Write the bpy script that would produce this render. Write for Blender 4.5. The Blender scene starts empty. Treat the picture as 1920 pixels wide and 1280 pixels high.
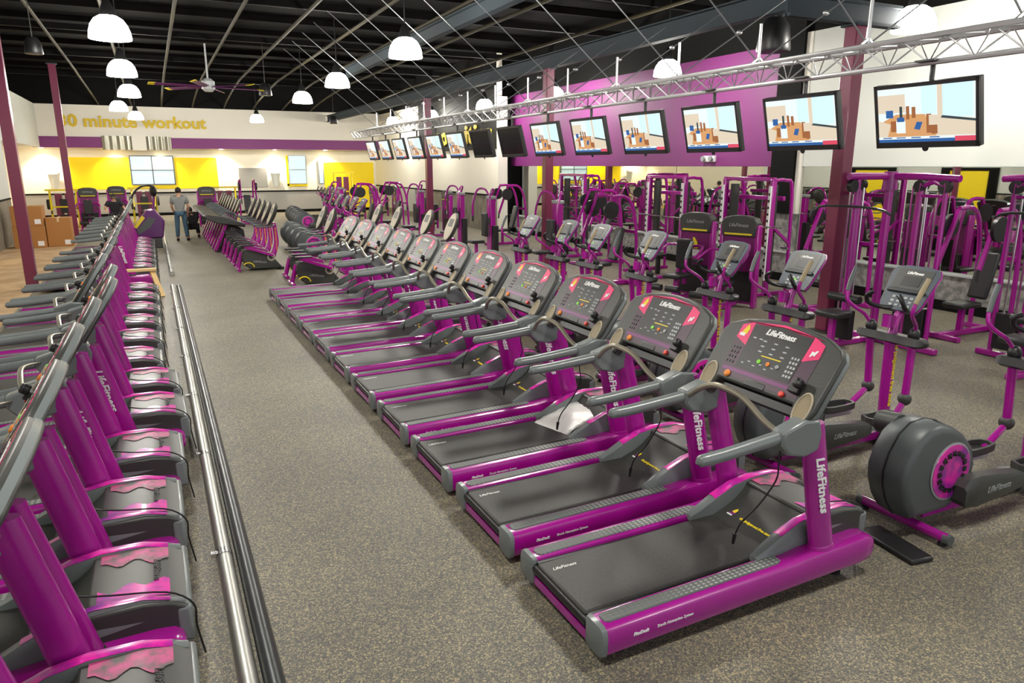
import bpy, math, random
from mathutils import Vector, Matrix
PI = math.pi
R = math.radians
random.seed(7)
SC = bpy.context.scene
COL = SC.collection

# ------------------------------------------------------------------ materials
def mat(name, col, rough=0.5, metal=0.0, coat=0.0, emit=None, es=0.0, spec=None):
    m = bpy.data.materials.new(name); m.use_nodes = True
    b = m.node_tree.nodes['Principled BSDF']
    b.inputs['Base Color'].default_value = (*col, 1)
    b.inputs['Roughness'].default_value = rough
    b.inputs['Metallic'].default_value = metal
    b.inputs['Coat Weight'].default_value = coat
    b.inputs['Coat Roughness'].default_value = 0.12
    if spec is not None: b.inputs['Specular IOR Level'].default_value = spec
    if emit:
        b.inputs['Emission Color'].default_value = (*emit, 1)
        b.inputs['Emission Strength'].default_value = es
    return m

def nodes(m): return m.node_tree.nodes, m.node_tree.links, m.node_tree.nodes['Principled BSDF']

def noisy(m, c1, c2, scale, detail=3, lo=0.4, hi=0.6, coords='Object', bump=0.0, bscale=None, vscale=(1, 1, 1)):
    n, l, b = nodes(m)
    tc = n.new('ShaderNodeTexCoord'); mp = n.new('ShaderNodeMapping'); mp.inputs['Scale'].default_value = vscale
    nz = n.new('ShaderNodeTexNoise'); nz.inputs['Scale'].default_value = scale; nz.inputs['Detail'].default_value = detail
    cr = n.new('ShaderNodeValToRGB')
    cr.color_ramp.elements[0].position = lo; cr.color_ramp.elements[0].color = (*c1, 1)
    cr.color_ramp.elements[1].position = hi; cr.color_ramp.elements[1].color = (*c2, 1)
    l.new(tc.outputs[coords], mp.inputs['Vector']); l.new(mp.outputs['Vector'], nz.inputs['Vector'])
    l.new(nz.outputs['Fac'], cr.inputs['Fac']); l.new(cr.outputs['Color'], b.inputs['Base Color'])
    if bump:
        bn = n.new('ShaderNodeBump'); bn.inputs['Strength'].default_value = bump; bn.inputs['Distance'].default_value = 0.004
        l.new(nz.outputs['Fac'], bn.inputs['Height']); l.new(bn.outputs['Normal'], b.inputs['Normal'])
    return m, cr, nz, mp

M = {}
M['magenta'] = mat('candy_magenta_paint', (0.35, 0.005, 0.255), 0.25, 0.0, 0.6)
M['column'] = mat('plum_column_paint', (0.18, 0.019, 0.062), 0.35, 0.0, 0.3)
M['grey'] = mat('grey_plastic', (0.075, 0.086, 0.088), 0.42)
M['dgrey'] = mat('charcoal_plastic', (0.040, 0.041, 0.037), 0.42)
M['black'] = mat('black_plastic', (0.010, 0.010, 0.011), 0.4)
M['rubber'] = mat('black_rubber', (0.014, 0.014, 0.014), 0.75)
M['hgrey'] = mat('satin_grey_plastic', (0.165, 0.185, 0.185), 0.27)
M['bluegrey'] = mat('blue_grey_console', (0.045, 0.060, 0.080), 0.4)
M['overlay'] = mat('dark_plum_overlay', (0.055, 0.018, 0.045), 0.4)
M['lgrey'] = mat('silver_grey_plastic', (0.30, 0.32, 0.32), 0.35, 0.2)
M['steel'] = mat('brushed_steel', (0.55, 0.55, 0.52), 0.25, 1.0)
M['pipe'] = mat('galvanised_pipe', (0.46, 0.46, 0.42), 0.38, 0.85)
M['dpipe'] = mat('dark_pipe', (0.05, 0.055, 0.055), 0.32, 0.5)
M['tubegrip'] = mat('worn_metal_grip', (0.36, 0.33, 0.26), 0.30, 0.7)
M['tan'] = mat('tan_plastic', (0.30, 0.24, 0.14), 0.5)
M['beige'] = mat('beige_face_plastic', (0.42, 0.37, 0.28), 0.5)
M['white'] = mat('white_print', (0.85, 0.85, 0.85), 0.5)
M['yellow'] = mat('yellow_print', (0.80, 0.62, 0.02), 0.5)
M['orange'] = mat('orange_print', (0.8, 0.25, 0.03), 0.5)
M['red'] = mat('red_button', (0.75, 0.05, 0.03), 0.4)
M['green'] = mat('green_button', (0.25, 0.75, 0.05), 0.4)
M['pink'] = mat('pink_print', (0.80, 0.02, 0.16), 0.4)
M['violet'] = mat('violet_print', (0.18, 0.02, 0.16), 0.4)
M['cable'] = mat('dull_steel_cable', (0.22, 0.23, 0.24), 0.5, 0.5)
M['truss'] = mat('aluminium_truss', (0.62, 0.63, 0.64), 0.35, 0.75)
M['pad'] = mat('black_vinyl_pad', (0.018, 0.019, 0.020), 0.4)
M['yframe'] = mat('yellow_frame_paint', (0.80, 0.62, 0.01), 0.35, 0, 0.4)
M['chrome'] = mat('chrome_rod', (0.75, 0.75, 0.75), 0.15, 1.0)
M['wallwhite'] = mat('warm_white_wall_paint', (0.80, 0.77, 0.68), 0.8)
M['wallgrey'] = mat('pale_grey_wall_paint', (0.66, 0.68, 0.63), 0.8)
M['wallcream'] = mat('cream_wall_paint', (0.88, 0.84, 0.71), 0.8)
M['wallpurple'] = mat('purple_wall_paint', (0.185, 0.020, 0.150), 0.55)
M['bandpurple'] = mat('purple_band_paint', (0.20, 0.035, 0.17), 0.6)
M['wallblack'] = mat('black_wall_paint', (0.004, 0.004, 0.0036), 0.7, spec=0.12)
M['wainlight'] = mat('light_grey_wainscot', (0.34, 0.335, 0.31), 0.6)
M['signblack'] = mat('dark_sign_panel', (0.014, 0.014, 0.012), 0.7, spec=0.15)
M['wallyellow'] = mat('yellow_wall_paint', (0.95, 0.72, 0.0), 0.6)
M['ceil'] = mat('black_ceiling_deck', (0.0012, 0.0012, 0.001), 0.9, spec=0.08)
M['joist'] = mat('dark_bronze_joist', (0.034, 0.028, 0.014), 0.7, spec=0.2)
M['beam'] = mat('blue_grey_beam', (0.030, 0.042, 0.052), 0.65, spec=0.25)
M['duct'] = mat('black_duct_metal', (0.004, 0.004, 0.0035), 0.7, spec=0.08)
M['card'] = mat('cardboard', (0.42, 0.19, 0.055), 0.85)
M['wood'] = mat('pale_timber', (0.72, 0.50, 0.22), 0.7)
M['paper'] = mat('white_plastic_bag', (0.80, 0.78, 0.76), 0.35)
M['skin'] = mat('skin', (0.50, 0.27, 0.17), 0.6)
M['tee'] = mat('grey_tshirt', (0.20, 0.21, 0.20), 0.9)
M['jeans'] = mat('blue_jeans', (0.05, 0.10, 0.15), 0.9)
M['blackcloth'] = mat('black_cloth', (0.012, 0.012, 0.014), 0.9)
M['hair'] = mat('dark_hair', (0.012, 0.008, 0.006), 0.7)
M['mirror'] = mat('mirror_glass', (0.66, 0.68, 0.62), 0.015, 1.0)
M['winlight'] = mat('bright_window', (0.1, 0.13, 0.13), 0.2, emit=(0.80, 0.97, 1.0), es=0.40)
M['lampglow'] = mat('glowing_acrylic', (0.9, 0.9, 0.85), 0.4, emit=(1.0, 0.96, 0.88), es=52.0)
M['canglow'] = mat('glowing_downlight', (0.9, 0.9, 0.8), 0.4, emit=(1.0, 0.86, 0.6), es=14.0)
def screenmat(n, c, s=1.0): return mat(n, (0.01, 0.01, 0.01), 0.25, emit=c, es=s)
S_WHITE = screenmat('screen_pale_wall', (0.80, 0.90, 0.90), 0.52)
S_WARM = screenmat('screen_cream', (0.85, 0.72, 0.55), 0.45)
S_WIN = screenmat('screen_window_glow', (0.62, 0.86, 0.95), 0.55)
S_FLOOR = screenmat('screen_orange_floor', (0.82, 0.42, 0.17), 0.42)
S_BROWN = screenmat('screen_brown', (0.42, 0.15, 0.05), 0.42)
S_BLUE = screenmat('screen_blue', (0.03, 0.14, 0.42), 0.42)
S_DARK = screenmat('screen_dark', (0.04, 0.07, 0.08), 0.42)
S_RED = screenmat('screen_red', (0.80, 0.08, 0.14), 0.45)

# rubber floor with flecks
m = mat('speckled_rubber_floor', (0.15, 0.14, 0.11), 0.52, spec=0.4); M['floor'] = m
n, l, b = nodes(m)
tc = n.new('ShaderNodeTexCoord')
vz = n.new('ShaderNodeTexVoronoi'); vz.inputs['Scale'].default_value = 140; vz.feature = 'F1'
nz = n.new('ShaderNodeTexNoise'); nz.inputs['Scale'].default_value = 60; nz.inputs['Detail'].default_value = 4
nl = n.new('ShaderNodeTexNoise'); nl.inputs['Scale'].default_value = 0.7; nl.inputs['Detail'].default_value = 4
l.new(tc.outputs['Object'], vz.inputs['Vector']); l.new(tc.outputs['Object'], nz.inputs['Vector']); l.new(tc.outputs['Object'], nl.inputs['Vector'])
cr = n.new('ShaderNodeValToRGB'); cr.color_ramp.interpolation = 'LINEAR'
e = cr.color_ramp.elements
e[0].position = 0.0; e[0].color = (0.070, 0.071, 0.070, 1)
e[1].position = 1.0; e[1].color = (0.44, 0.37, 0.22, 1)
for p, c in ((0.45, (0.130, 0.124, 0.106, 1)), (0.65, (0.175, 0.160, 0.125, 1)), (0.85, (0.30, 0.255, 0.155, 1))):
    x = e.new(p); x.color = c
sep = n.new('ShaderNodeSeparateColor'); l.new(vz.outputs['Color'], sep.inputs['Color'])
l.new(sep.outputs['Red'], cr.inputs['Fac'])
mx = n.new('ShaderNodeMix'); mx.data_type = 'RGBA'; mx.blend_type = 'MULTIPLY'; mx.inputs['Factor'].default_value = 0.5
c2 = n.new('ShaderNodeValToRGB'); c2.color_ramp.elements[0].position = 0.35; c2.color_ramp.elements[0].color = (0.62, 0.62, 0.62, 1)
c2.color_ramp.elements[1].position = 0.65; c2.color_ramp.elements[1].color = (1.25, 1.22, 1.15, 1)
l.new(nl.outputs['Fac'], c2.inputs['Fac']); l.new(cr.outputs['Color'], mx.inputs['A']); l.new(c2.outputs['Color'], mx.inputs['B'])
l.new(mx.outputs['Result'], b.inputs['Base Color'])

M['tanfloor'] = mat('tan_subfloor', (0.52, 0.34, 0.18), 0.6); noisy(M['tanfloor'], (0.46, 0.29, 0.15), (0.60, 0.42, 0.24), 1.6)
M['wainscot'] = mat('grey_wood_wainscot', (0.2, 0.18, 0.14), 0.6)
noisy(M['wainscot'], (0.15, 0.135, 0.105), (0.30, 0.27, 0.215), 6, vscale=(3, 3, 0.35))
M['corrugated'] = mat('corrugated_metal', (0.35, 0.34, 0.28), 0.35, 0.8)
M['plinthstone'] = mat('grey_mottled_laminate', (0.22, 0.21, 0.19), 0.6); noisy(M['plinthstone'], (0.16, 0.16, 0.15), (0.32, 0.31, 0.29), 9, 6)
M['belt'] = mat('running_belt', (0.032, 0.033, 0.031), 0.5); noisy(M['belt'], (0.020, 0.020, 0.018), (0.040, 0.039, 0.034), 160, 2)
M['cardtape'] = mat('packing_tape', (0.62, 0.45, 0.26), 0.4)
M['fabricsil'] = mat('silver_panel', (0.45, 0.47, 0.47), 0.4)
# diamond foot pad: grey with raised studs
m = mat('studded_footpad', (0.16, 0.175, 0.17), 0.5); M['footpad'] = m
n, l, b = nodes(m)
tc = n.new('ShaderNodeTexCoord'); mp = n.new('ShaderNodeMapping'); mp.inputs['Scale'].default_value = (30, 45, 30)
wv = n.new('ShaderNodeTexVoronoi'); wv.inputs['Scale'].default_value = 1.0; wv.inputs['Randomness'].default_value = 0.0
l.new(tc.outputs['Object'], mp.inputs['Vector']); l.new(mp.outputs['Vector'], wv.inputs['Vector'])
cr = n.new('ShaderNodeValToRGB'); cr.color_ramp.elements[0].position = 0.25; cr.color_ramp.elements[0].color = (0.36, 0.37, 0.35, 1)
cr.color_ramp.elements[1].position = 0.42; cr.color_ramp.elements[1].color = (0.10, 0.11, 0.105, 1)
l.new(wv.outputs['Distance'], cr.inputs['Fac']); l.new(cr.outputs['Color'], b.inputs['Base Color'])
bn = n.new('ShaderNodeBump'); bn.inputs['Distance'].default_value = 0.004; bn.invert = True
l.new(wv.outputs['Distance'], bn.inputs['Height']); l.new(bn.outputs['Normal'], b.inputs['Normal'])
# printed decal: magenta blotches with violet clouds
M['decal'] = mat('magenta_cloud_decal', (0.6, 0.02, 0.4), 0.32, 0, 0.4)
noisy(M['decal'], (0.22, 0.012, 0.26), (0.72, 0.012, 0.36), 9, 3, 0.38, 0.62)
M['corrugated2'] = mat('grey_board', (0.30, 0.30, 0.28), 0.6)
M['joistdark'] = mat('dark_deck_rib', (0.003, 0.0025, 0.002), 0.85, spec=0.08)

M['decal_mottled'] = mat('pink_mottled_decal', (0.4, 0.05, 0.2), 0.45)
noisy(M['decal_mottled'], (0.085, 0.075, 0.075), (0.50, 0.05, 0.20), 14, 4, 0.36, 0.60)
# ------------------------------------------------------------------ mesh builder
class MB:
    def __init__(s): s.v = []; s.f = []; s.mi = []; s.k = 0
    def mat(s, k): s.k = k; return s
    def add(s, vs, fs):
        o = len(s.v); s.v += [tuple(p) for p in vs]
        for f in fs: s.f.append([i + o for i in f]); s.mi.append(s.k)
        return s
    def box(s, x0, x1, y0, y1, z0, z1):
        vs = [(x, y, z) for x in (x0, x1) for y in (y0, y1) for z in (z0, z1)]
        return s.add(vs, [(0, 1, 3, 2), (4, 6, 7, 5), (0, 4, 5, 1), (2, 3, 7, 6), (0, 2, 6, 4), (1, 5, 7, 3)])
    def bar(s, a, b, w, h, up=(0, 0, 1)):
        a = Vector(a); b = Vector(b); d = (b - a).normalized(); u = Vector(up)
        if abs(d.dot(u)) > 0.98: u = Vector((1, 0, 0))
        r = d.cross(u).normalized() * w / 2; q = r.cross(d).normalized() * h / 2
        vs = [p + i * r + j * q for p in (a, b) for (i, j) in ((-1, -1), (1, -1), (1, 1), (-1, 1))]
        return s.add(vs, [(3, 2, 1, 0), (4, 5, 6, 7), (0, 1, 5, 4), (1, 2, 6, 5), (2, 3, 7, 6), (3, 0, 4, 7)])
    def loft(s, rings, cap=True, closed=False):
        n = len(rings[0]); vs = [p for r in rings for p in r]; fs = []
        m = len(rings)
        for i in range(m if closed else m - 1):
            for j in range(n):
                a = i * n + j; b_ = i * n + (j + 1) % n; c = ((i + 1) % m) * n + (j + 1) % n; d = ((i + 1) % m) * n + j
                fs.append((a, b_, c, d))
        if cap and not closed:
            fs.append(tuple(reversed(range(n)))); fs.append(tuple(range((m - 1) * n, m * n)))
        return s.add(vs, fs)
    def tube(s, pts, r, n=8, smooth=0, flat=1.0, cap=True):
        pts = [Vector(p) for p in pts]
        rs = list(r) if isinstance(r, (list, tuple)) else [r] * len(pts)
        if smooth: pts, rs = catmull(pts, rs, smooth)
        rings = []; pu = None
        for i, p in enumerate(pts):
            d = (pts[min(i + 1, len(pts) - 1)] - pts[max(i - 1, 0)]).normalized()
            if pu is None:
                u = Vector((0, 0, 1)) if abs(d.z) < 0.9 else Vector((0, 1, 0))
            else: u = pu
            x = d.cross(u)
            if x.length < 1e-4: x = d.cross(Vector((1, 0, 0)))
            x.normalize(); y = x.cross(d).normalized(); pu = y
            rings.append([p + rs[i] * (math.cos(a) * x + flat * math.sin(a) * y) for a in [2 * PI * k / n for k in range(n)]])
        return s.loft(rings, cap)
    def cyl(s, a, b, r, r2=None, n=12): return s.tube([a, b], [r, r if r2 is None else r2], n)
    def prism(s, prof, a, b, axis='y'):
        def P(p, t):
            if axis == 'y': return (p[0], t, p[1])
            if axis == 'x': return (t, p[0], p[1])
            return (p[0], p[1], t)
        r0 = [P(p, a) for p in prof]; r1 = [P(p, b) for p in prof]
        return s.loft([r0, r1])
    def lathe(s, prof, o=(0, 0, 0), n=16, axis='z'):
        rings = []
        for (r, h) in prof:
            ring = []
            for k in range(n):
                a = 2 * PI * k / n; c, q = r * math.cos(a), r * math.sin(a)
                v = (c, q, h) if axis == 'z' else ((c, h, q) if axis == 'y' else (h, c, q))
                ring.append((o[0] + v[0], o[1] + v[1], o[2] + v[2]))
            rings.append(ring)
        return s.loft(rings)
    def ell(s, c, r, n=12, m=8):
        prof = [(max(math.sin(PI * i / m), 0.02), -math.cos(PI * i / m)) for i in range(m + 1)]
        rings = [[(c[0] + q * r[0] * math.cos(2 * PI * k / n), c[1] + q * r[1] * math.sin(2 * PI * k / n), c[2] + h * r[2]) for k in range(n)] for q, h in prof]
        return s.loft(rings)
    def xf(s, mtx, start=0):
        for i in range(start, len(s.v)): s.v[i] = tuple(mtx @ Vector(s.v[i]))
        return s
    def build(s, name, mats, parent=None, bevel=0, angle=35, seg=2, loc=None, rz=0):
        me = bpy.data.meshes.new(name); me.from_pydata(s.v, [], s.f); me.update()
        for q in (mats if isinstance(mats, (list, tuple)) else [mats]): me.materials.append(q if not isinstance(q, str) else M[q])
        me.polygons.foreach_set('material_index', s.mi)
        import bmesh
        bm = bmesh.new(); bm.from_mesh(me); bmesh.ops.recalc_face_normals(bm, faces=bm.faces); bm.to_mesh(me); bm.free()
        me.polygons.foreach_set('use_smooth', [True] * len(me.polygons))
        me.set_sharp_from_angle(angle=R(angle))
        o = bpy.data.objects.new(name, me); COL.objects.link(o)
        if bevel:
            bv = o.modifiers.new('bevel', 'BEVEL'); bv.width = bevel; bv.segments = seg; bv.limit_method = 'ANGLE'; bv.angle_limit = R(40)
            bv.harden_normals = False
        if parent: o.parent = parent
        if loc: o.location = loc
        if rz: o.rotation_euler.z = rz
        return o

def catmull(pts, rs, k):
    out = []; ro = []
    for i in range(len(pts) - 1):
        p0 = pts[max(i - 1, 0)]; p1 = pts[i]; p2 = pts[i + 1]; p3 = pts[min(i + 2, len(pts) - 1)]
        for j in range(k):
            t = j / k
            out.append(0.5 * ((2 * p1) + (p2 - p0) * t + (2 * p0 - 5 * p1 + 4 * p2 - p3) * t * t + (3 * p1 - p0 - 3 * p2 + p3) * t ** 3))
            ro.append(rs[i] * (1 - t) + rs[i + 1] * t)
    out.append(pts[-1]); ro.append(rs[-1]); return out, ro

def oval(cx, cy, z, rx, ry, n=16, pw=2.0):
    r = []
    for k in range(n):
        a = 2 * PI * k / n; c, q = math.cos(a), math.sin(a)
        r.append((cx + rx * math.copysign(abs(c) ** (2 / pw), c), cy + ry * math.copysign(abs(q) ** (2 / pw), q), z))
    return r

def tag(o, label, cat, group=None, kind=None):
    if label: o['label'] = label
    if cat: o['category'] = cat
    if group: o['group'] = group
    if kind: o['kind'] = kind
    return o
def struct(o): o['kind'] = 'structure'; return o
def empty(name, loc=(0, 0, 0), rz=0, label=None, cat=None, group=None):
    o = bpy.data.objects.new(name, None); COL.objects.link(o); o.location = loc; o.rotation_euler = (0, 0, rz)
    o.empty_display_size = 0.1
    return tag(o, label, cat, group)
def copy_tree(o, parent=None):
    c = o.copy(); COL.objects.link(c)
    if parent: c.parent = parent
    for ch in list(KIDS.get(o.name, [])): copy_tree(ch, c)
    return c
KIDS = {}
def index_kids():
    KIDS.clear()
    for o in bpy.data.objects:
        if o.parent: KIDS.setdefault(o.parent.name, []).append(o)
def dup(o, loc, rz, label, group=None):
    index_kids() if o.name not in KIDS else None
    c = copy_tree(o); c.location = loc; c.rotation_euler = (0, 0, rz); c['label'] = label
    if group: c['group'] = group
    return c

def text(name, s, size, mtx, m, parent=None, shear=0.0, off=0.0, ext=0.0015, sx=1.0, align='CENTER'):
    cu = bpy.data.curves.new('txt', 'FONT'); cu.body = s; cu.size = size; cu.shear = shear; cu.offset = off
    cu.extrude = ext; cu.align_x = align; cu.align_y = 'CENTER'; cu.resolution_u = 2
    t = bpy.data.objects.new('txt', cu); COL.objects.link(t)
    bpy.context.view_layer.update()
    me = bpy.data.meshes.new_from_object(t)
    bpy.data.objects.remove(t)
    me.transform(mtx @ Matrix.Diagonal((sx, 1, 1, 1))); me.materials.clear(); me.materials.append(M[m] if isinstance(m, str) else m)
    o = bpy.data.objects.new(name, me); COL.objects.link(o)
    if parent: o.parent = parent
    return o
def frame(o, x, y):      # matrix whose local x and y axes are the two given world directions
    x = Vector(x).normalized(); y = Vector(y); y = (y - y.dot(x) * x).normalized(); z = x.cross(y)
    return Matrix((( x[0], y[0], z[0], o[0]), (x[1], y[1], z[1], o[1]), (x[2], y[2], z[2], o[2]), (0, 0, 0, 1)))

# ------------------------------------------------------------------ treadmill (rear at x=0, the user faces +x)
def make_treadmill():
    t = empty('treadmill')
    slope = 0.022
    Z = lambda x: slope * x
    for s in (-1, 1):
        def ring(x, k=1.0, top=0.0):
            yc = s * 0.365; hw = 0.078 * k; zt = 0.205 + Z(x) + top; zb = 0.045 + Z(x); hz = (zt - zb) / 2 * k; zc = (zt + zb) / 2
            out = []
            for (u, v) in ((-1, 0.72), (-0.94, 0.93), (-0.7, 1), (0.55, 1), (0.85, 0.86), (1, 0.5), (1, -0.5), (0.85, -0.86), (0.6, -1), (-0.7, -1), (-1, -0.8)):
                out.append((x, yc + s * u * hw, zc + v * hz))
            return out
        mb = MB().loft([ring(0.035), ring(0.5), ring(1.28), ring(1.40, 1, 0.012), ring(1.85, 1, 0.012), ring(1.92, 0.93, 0.008), ring(1.955, 0.72), ring(1.965, 0.45)])
        rail = mb.build('side_rail', 'magenta', t)
        mb = MB()
        pts = [(0.075, -0.9), (0.055, -0.5), (0.055, 0.5), (0.075, 0.9), (1.20, 0.9), (1.235, 0.5), (1.235, -0.5), (1.20, -0.9)]
        yb = s * 0.352
        a = [(x, yb + s * v * 0.045, 0.2055 + Z(x)) for x, v in pts]; c = [(x, yb + s * v * 0.042, 0.2115 + Z(x)) for x, v in pts]
        mb.loft([a, c]).build('foot_pad', 'footpad', t)
        MB().loft([ring(0.0, 0.86), ring(0.008, 1.03), ring(0.036, 1.05)]).build('rear_cap', 'hgrey', t)
        # dark channel between belt and rail
        MB().box(0.03, 1.35, min(s * 0.262, s * 0.288), max(s * 0.262, s * 0.288), 0.12, 0.192).build('belt_channel', 'black', t)
        # upright
        rg = []
        for i in range(9):
            q = i / 8; z = 0.215 + q * 0.83; x = 1.558 - 0.201 * q
            rg.append(oval(x, s * (0.372 + 0.018 * q), z, 0.082 - 0.006 * q, 0.050 - 0.006 * q, 20, 2.3))
        up = MB().loft(rg).build('upright', 'magenta', t)
        MB().loft([oval(1.560, s * 0.372, 0.212, 0.088, 0.056, 20, 2.3), oval(1.548, s * 0.373, 0.262, 0.086, 0.0545, 20, 2.3), oval(1.545, s * 0.373, 0.272, 0.082, 0.050, 20, 2.3)]).build('upright_collar', 'magenta' if s < 0 else 'dgrey', up)
        # handrail with bracket
        mb = MB().tube([(0.585, s * 0.395, 0.965), (0.60, s * 0.395, 0.967), (0.75, s * 0.394, 0.972), (1.10, s * 0.39, 1.0)], [0.020, 0.032, 0.034, 0.037], 12, 3, 1.0)
        mb.ell((0.592, s * 0.395, 0.966), (0.022, 0.031, 0.031))
        mb.build('handrail', 'hgrey', t)
        mb = MB()
        mb.prism([(1.10, 1.04), (1.10, 0.965), (1.15, 0.905), (1.27, 0.875), (1.37, 0.90), (1.385, 0.99), (1.36, 1.075), (1.25, 1.085)], s * 0.345, s * 0.443)
        mb.build('handrail_bracket', 'hgrey', t, bevel=0.015)
        # wing of the hood
        w = []
        for (x, zt, hw) in ((1.12, 0.245, 0.030), (1.20, 0.285, 0.040), (1.32, 0.345, 0.044), (1.45, 0.395, 0.040), (1.60, 0.42, 0.035), (1.80, 0.415, 0.033), (1.975, 0.365, 0.03)):
            yc = s * 0.285; zb = 0.205 if x < 1.9 else 0.2
            w.append([(x, yc - s * hw, zb), (x, yc + s * hw * 0.8, zb), (x, yc + s * hw, zb + (zt - zb) * 0.5), (x, yc + s * hw * 0.5, zt - 0.005), (x, yc - s * hw * 0.3, zt), (x, yc - s * hw, zt - 0.01)])
        MB().loft(w).build('hood_wing', 'hgrey', t)
    # belt and rollers
    MB().box(0.02, 1.42, -0.262, 0.262, 0.150, 0.196).xf(Matrix.Rotation(-0.02, 4, 'Y')).build('running_belt', 'belt', t, bevel=0.018, seg=3)
    MB().cyl((0.03, -0.285, 0.150), (0.03, 0.285, 0.150), 0.030).build('rear_roller', 'black', t)
    MB().box(0.015, 0.055, -0.29, 0.29, 0.055, 0.105).build('rear_crossbar', 'magenta', t)
    MB().box(0.06, 1.5, -0.28, 0.28, 0.09, 0.135).build('deck', 'black', t)
    # motor hood
    prof = [(1.265, 0.212), (1.32, 0.235), (1.40, 0.262), (1.48, 0.302), (1.54, 0.350), (1.575, 0.392), (1.60, 0.394), (1.80, 0.390), (1.90, 0.370), (1.97, 0.335), (1.97, 0.13), (1.265, 0.13)]
    MB().prism(prof, -0.272, 0.272).build('motor_hood', 'dgrey', t, bevel=0.008)
    sk = MB().prism([(1.56, 0.20), (1.56, 0.395), (1.80, 0.40), (1.92, 0.378), (1.995, 0.34), (2.0, 0.15), (1.62, 0.15)], -0.318, 0.318)
    h2 = sk.build('hood_shell', 'dgrey', t, bevel=0.014)
    MB().box(1.93, 2.006, -0.322, 0.322, 0.15, 0.345).build('front_bumper', 'hgrey', t, bevel=0.02)
    # hood prints
    def topz(x):
        pr = [(1.56, 0.397), (1.80, 0.402), (1.92, 0.380), (1.995, 0.342)]
        for (a, za), (c, zc) in zip(pr, pr[1:]):
            if x <= c: return za + (zc - za) * (x - a) / (c - a)
        return 0.34
    for s in (-1, 1):
        mb = MB(); N = 12; rows = []
        for i in range(N + 1):
            x = 1.60 + 0.315 * i / N
            yi = 0.135 + 0.03 * math.sin(i * 1.1 + s) - 0.035 * (i / N)
            rows.append([(x, s * yi, topz(x) + 0.0022), (x, s * 0.248, topz(x) + 0.0022)])
        vs = [p for r in rows for p in r]
        mb.add(vs, [(2 * i, 2 * i + 1, 2 * i + 3, 2 * i + 2) for i in range(N)])
        mb.build('cloud_decal', 'decal_mottled' if s > 0 else 'decal', h2)
        mb = MB(); vs = []
        for (x, zt, hw) in ((1.30, 0.337, 0.043), (1.45, 0.397, 0.040), (1.60, 0.422, 0.035), (1.80, 0.417, 0.033), (1.915, 0.386, 0.031)):
            vs += [(x, s * (0.285 - hw * 0.98), zt - 0.0075), (x, s * (0.285 - hw * 0.3), zt + 0.0025), (x, s * (0.285 + hw * 0.52), zt - 0.0022)]
        mb.add(vs, [(3 * i + j, 3 * i + j + 1, 3 * i + j + 4, 3 * i + j + 3) for i in range(4) for j in (0, 1)])
        mb.build('cloud_decal', 'decal', h2)
    lg = frame((1.375, 0.155, 0.2555), (0, -1, 0), (0.08, 0, 0.027))
    e = MB(); e.mat(1).lathe([(0.020, 0), (0.020, 0.002)], n=12); e.mat(0)
    e.add([(-0.014, 0.006, 0.003), (0.012, 0.0, 0.003), (0.016, 0.026, 0.003), (0.002, 0.044, 0.003), (-0.006, 0.028, 0.003)], [(0, 1, 2, 3, 4)])
    e.mat(2).box(-0.03, 0.012, -0.03, -0.018, 0, 0.002)
    e.xf(lg).build('thumb_emblem', ['yellow', 'violet', 'white'], t)
    text('hood_lettering', 'the judgement free zone', 0.026, frame((1.365, -0.045, 0.2520), (0, -1, 0), (0.08, 0, 0.027)), 'yellow', t, 0, 0.0012)
    text('hood_lettering', 'LifeFitness', 0.05, frame((1.86, 0, 0.3975), (0, -1, 0), (1, 0, -0.18)), 'black', t, 0.25, 0.0006)
    # side lettering
    for s in (-1, 1):
        text('upright_lettering', 'LifeFitness', 0.085, frame((1.435, s * 0.4315, 0.68), (0.24, 0, -1), (1, 0, 0.24)) if s < 0 else
             frame((1.435, s * 0.4315, 0.68), (-0.24, 0, 1), (1, 0, 0.24)), 'white', t, 0.3, 0.002, 0.0025)
    text('rail_lettering', 'FlexDeck', 0.024, frame((0.235, -0.4440, 0.135), (1, 0, slope), (0, 0, 1)), 'white', t, 0.2, 0.0012)
    text('rail_lettering', 'Shock Absorption System', 0.022, frame((0.45, -0.4440, 0.140), (1, 0, slope), (0, 0, 1)), 'white', t, 0, 0.0002)
    text('belt_lettering', 'LifeFitness', 0.036, frame((0.14, 0.16, 0.2008), (0.6, 0.0, 0.012), (0, 1, 0)) @ Matrix.Rotation(0, 4, 'Z'), 'white', t, 0.3, 0.0004, 0.0003)
    # crossbar grip
    MB().tube([(1.13, 0.385, 1.015), (1.12, 0.33, 1.03), (1.085, 0.22, 1.10), (1.07, 0.09, 1.165), (1.07, -0.03, 1.175), (1.085, -0.15, 1.15), (1.10, -0.27, 1.075), (1.115, -0.33, 1.04), (1.13, -0.385, 1.015)], 0.0175, 10, 4).build('crossbar_grip', 'tubegrip', t)
    # console
    th = math.atan2(0.27, 0.42)
    F = frame((1.285, 0, 1.115), (0, -1, 0), (math.sin(th), 0, math.cos(th)))   # x = user's right, y = up the face, z = towards the user
    c = empty('console'); c.parent = t
    out = [(-0.41, -0.085), (-0.445, 0.02), (-0.455, 0.33), (-0.42, 0.385), (-0.30, 0.435), (-0.15, 0.462), (0, 0.47), (0.15, 0.462), (0.30, 0.435), (0.42, 0.385), (0.455, 0.33), (0.445, 0.02), (0.41, -0.085), (0.325, -0.085), (0.295, 0.02), (-0.295, 0.02), (-0.325, -0.085)]
    def face(pts, z0, z1): return MB().loft([[(x, y, z0) for x, y in pts], [(x, y, z1) for x, y in pts]])
    face(out, -0.075, 0.0).xf(F).build('console_body', 'dgrey', c, bevel=0.014, seg=3)
    back = [(x * 1.0, y) for x, y in out]
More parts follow.
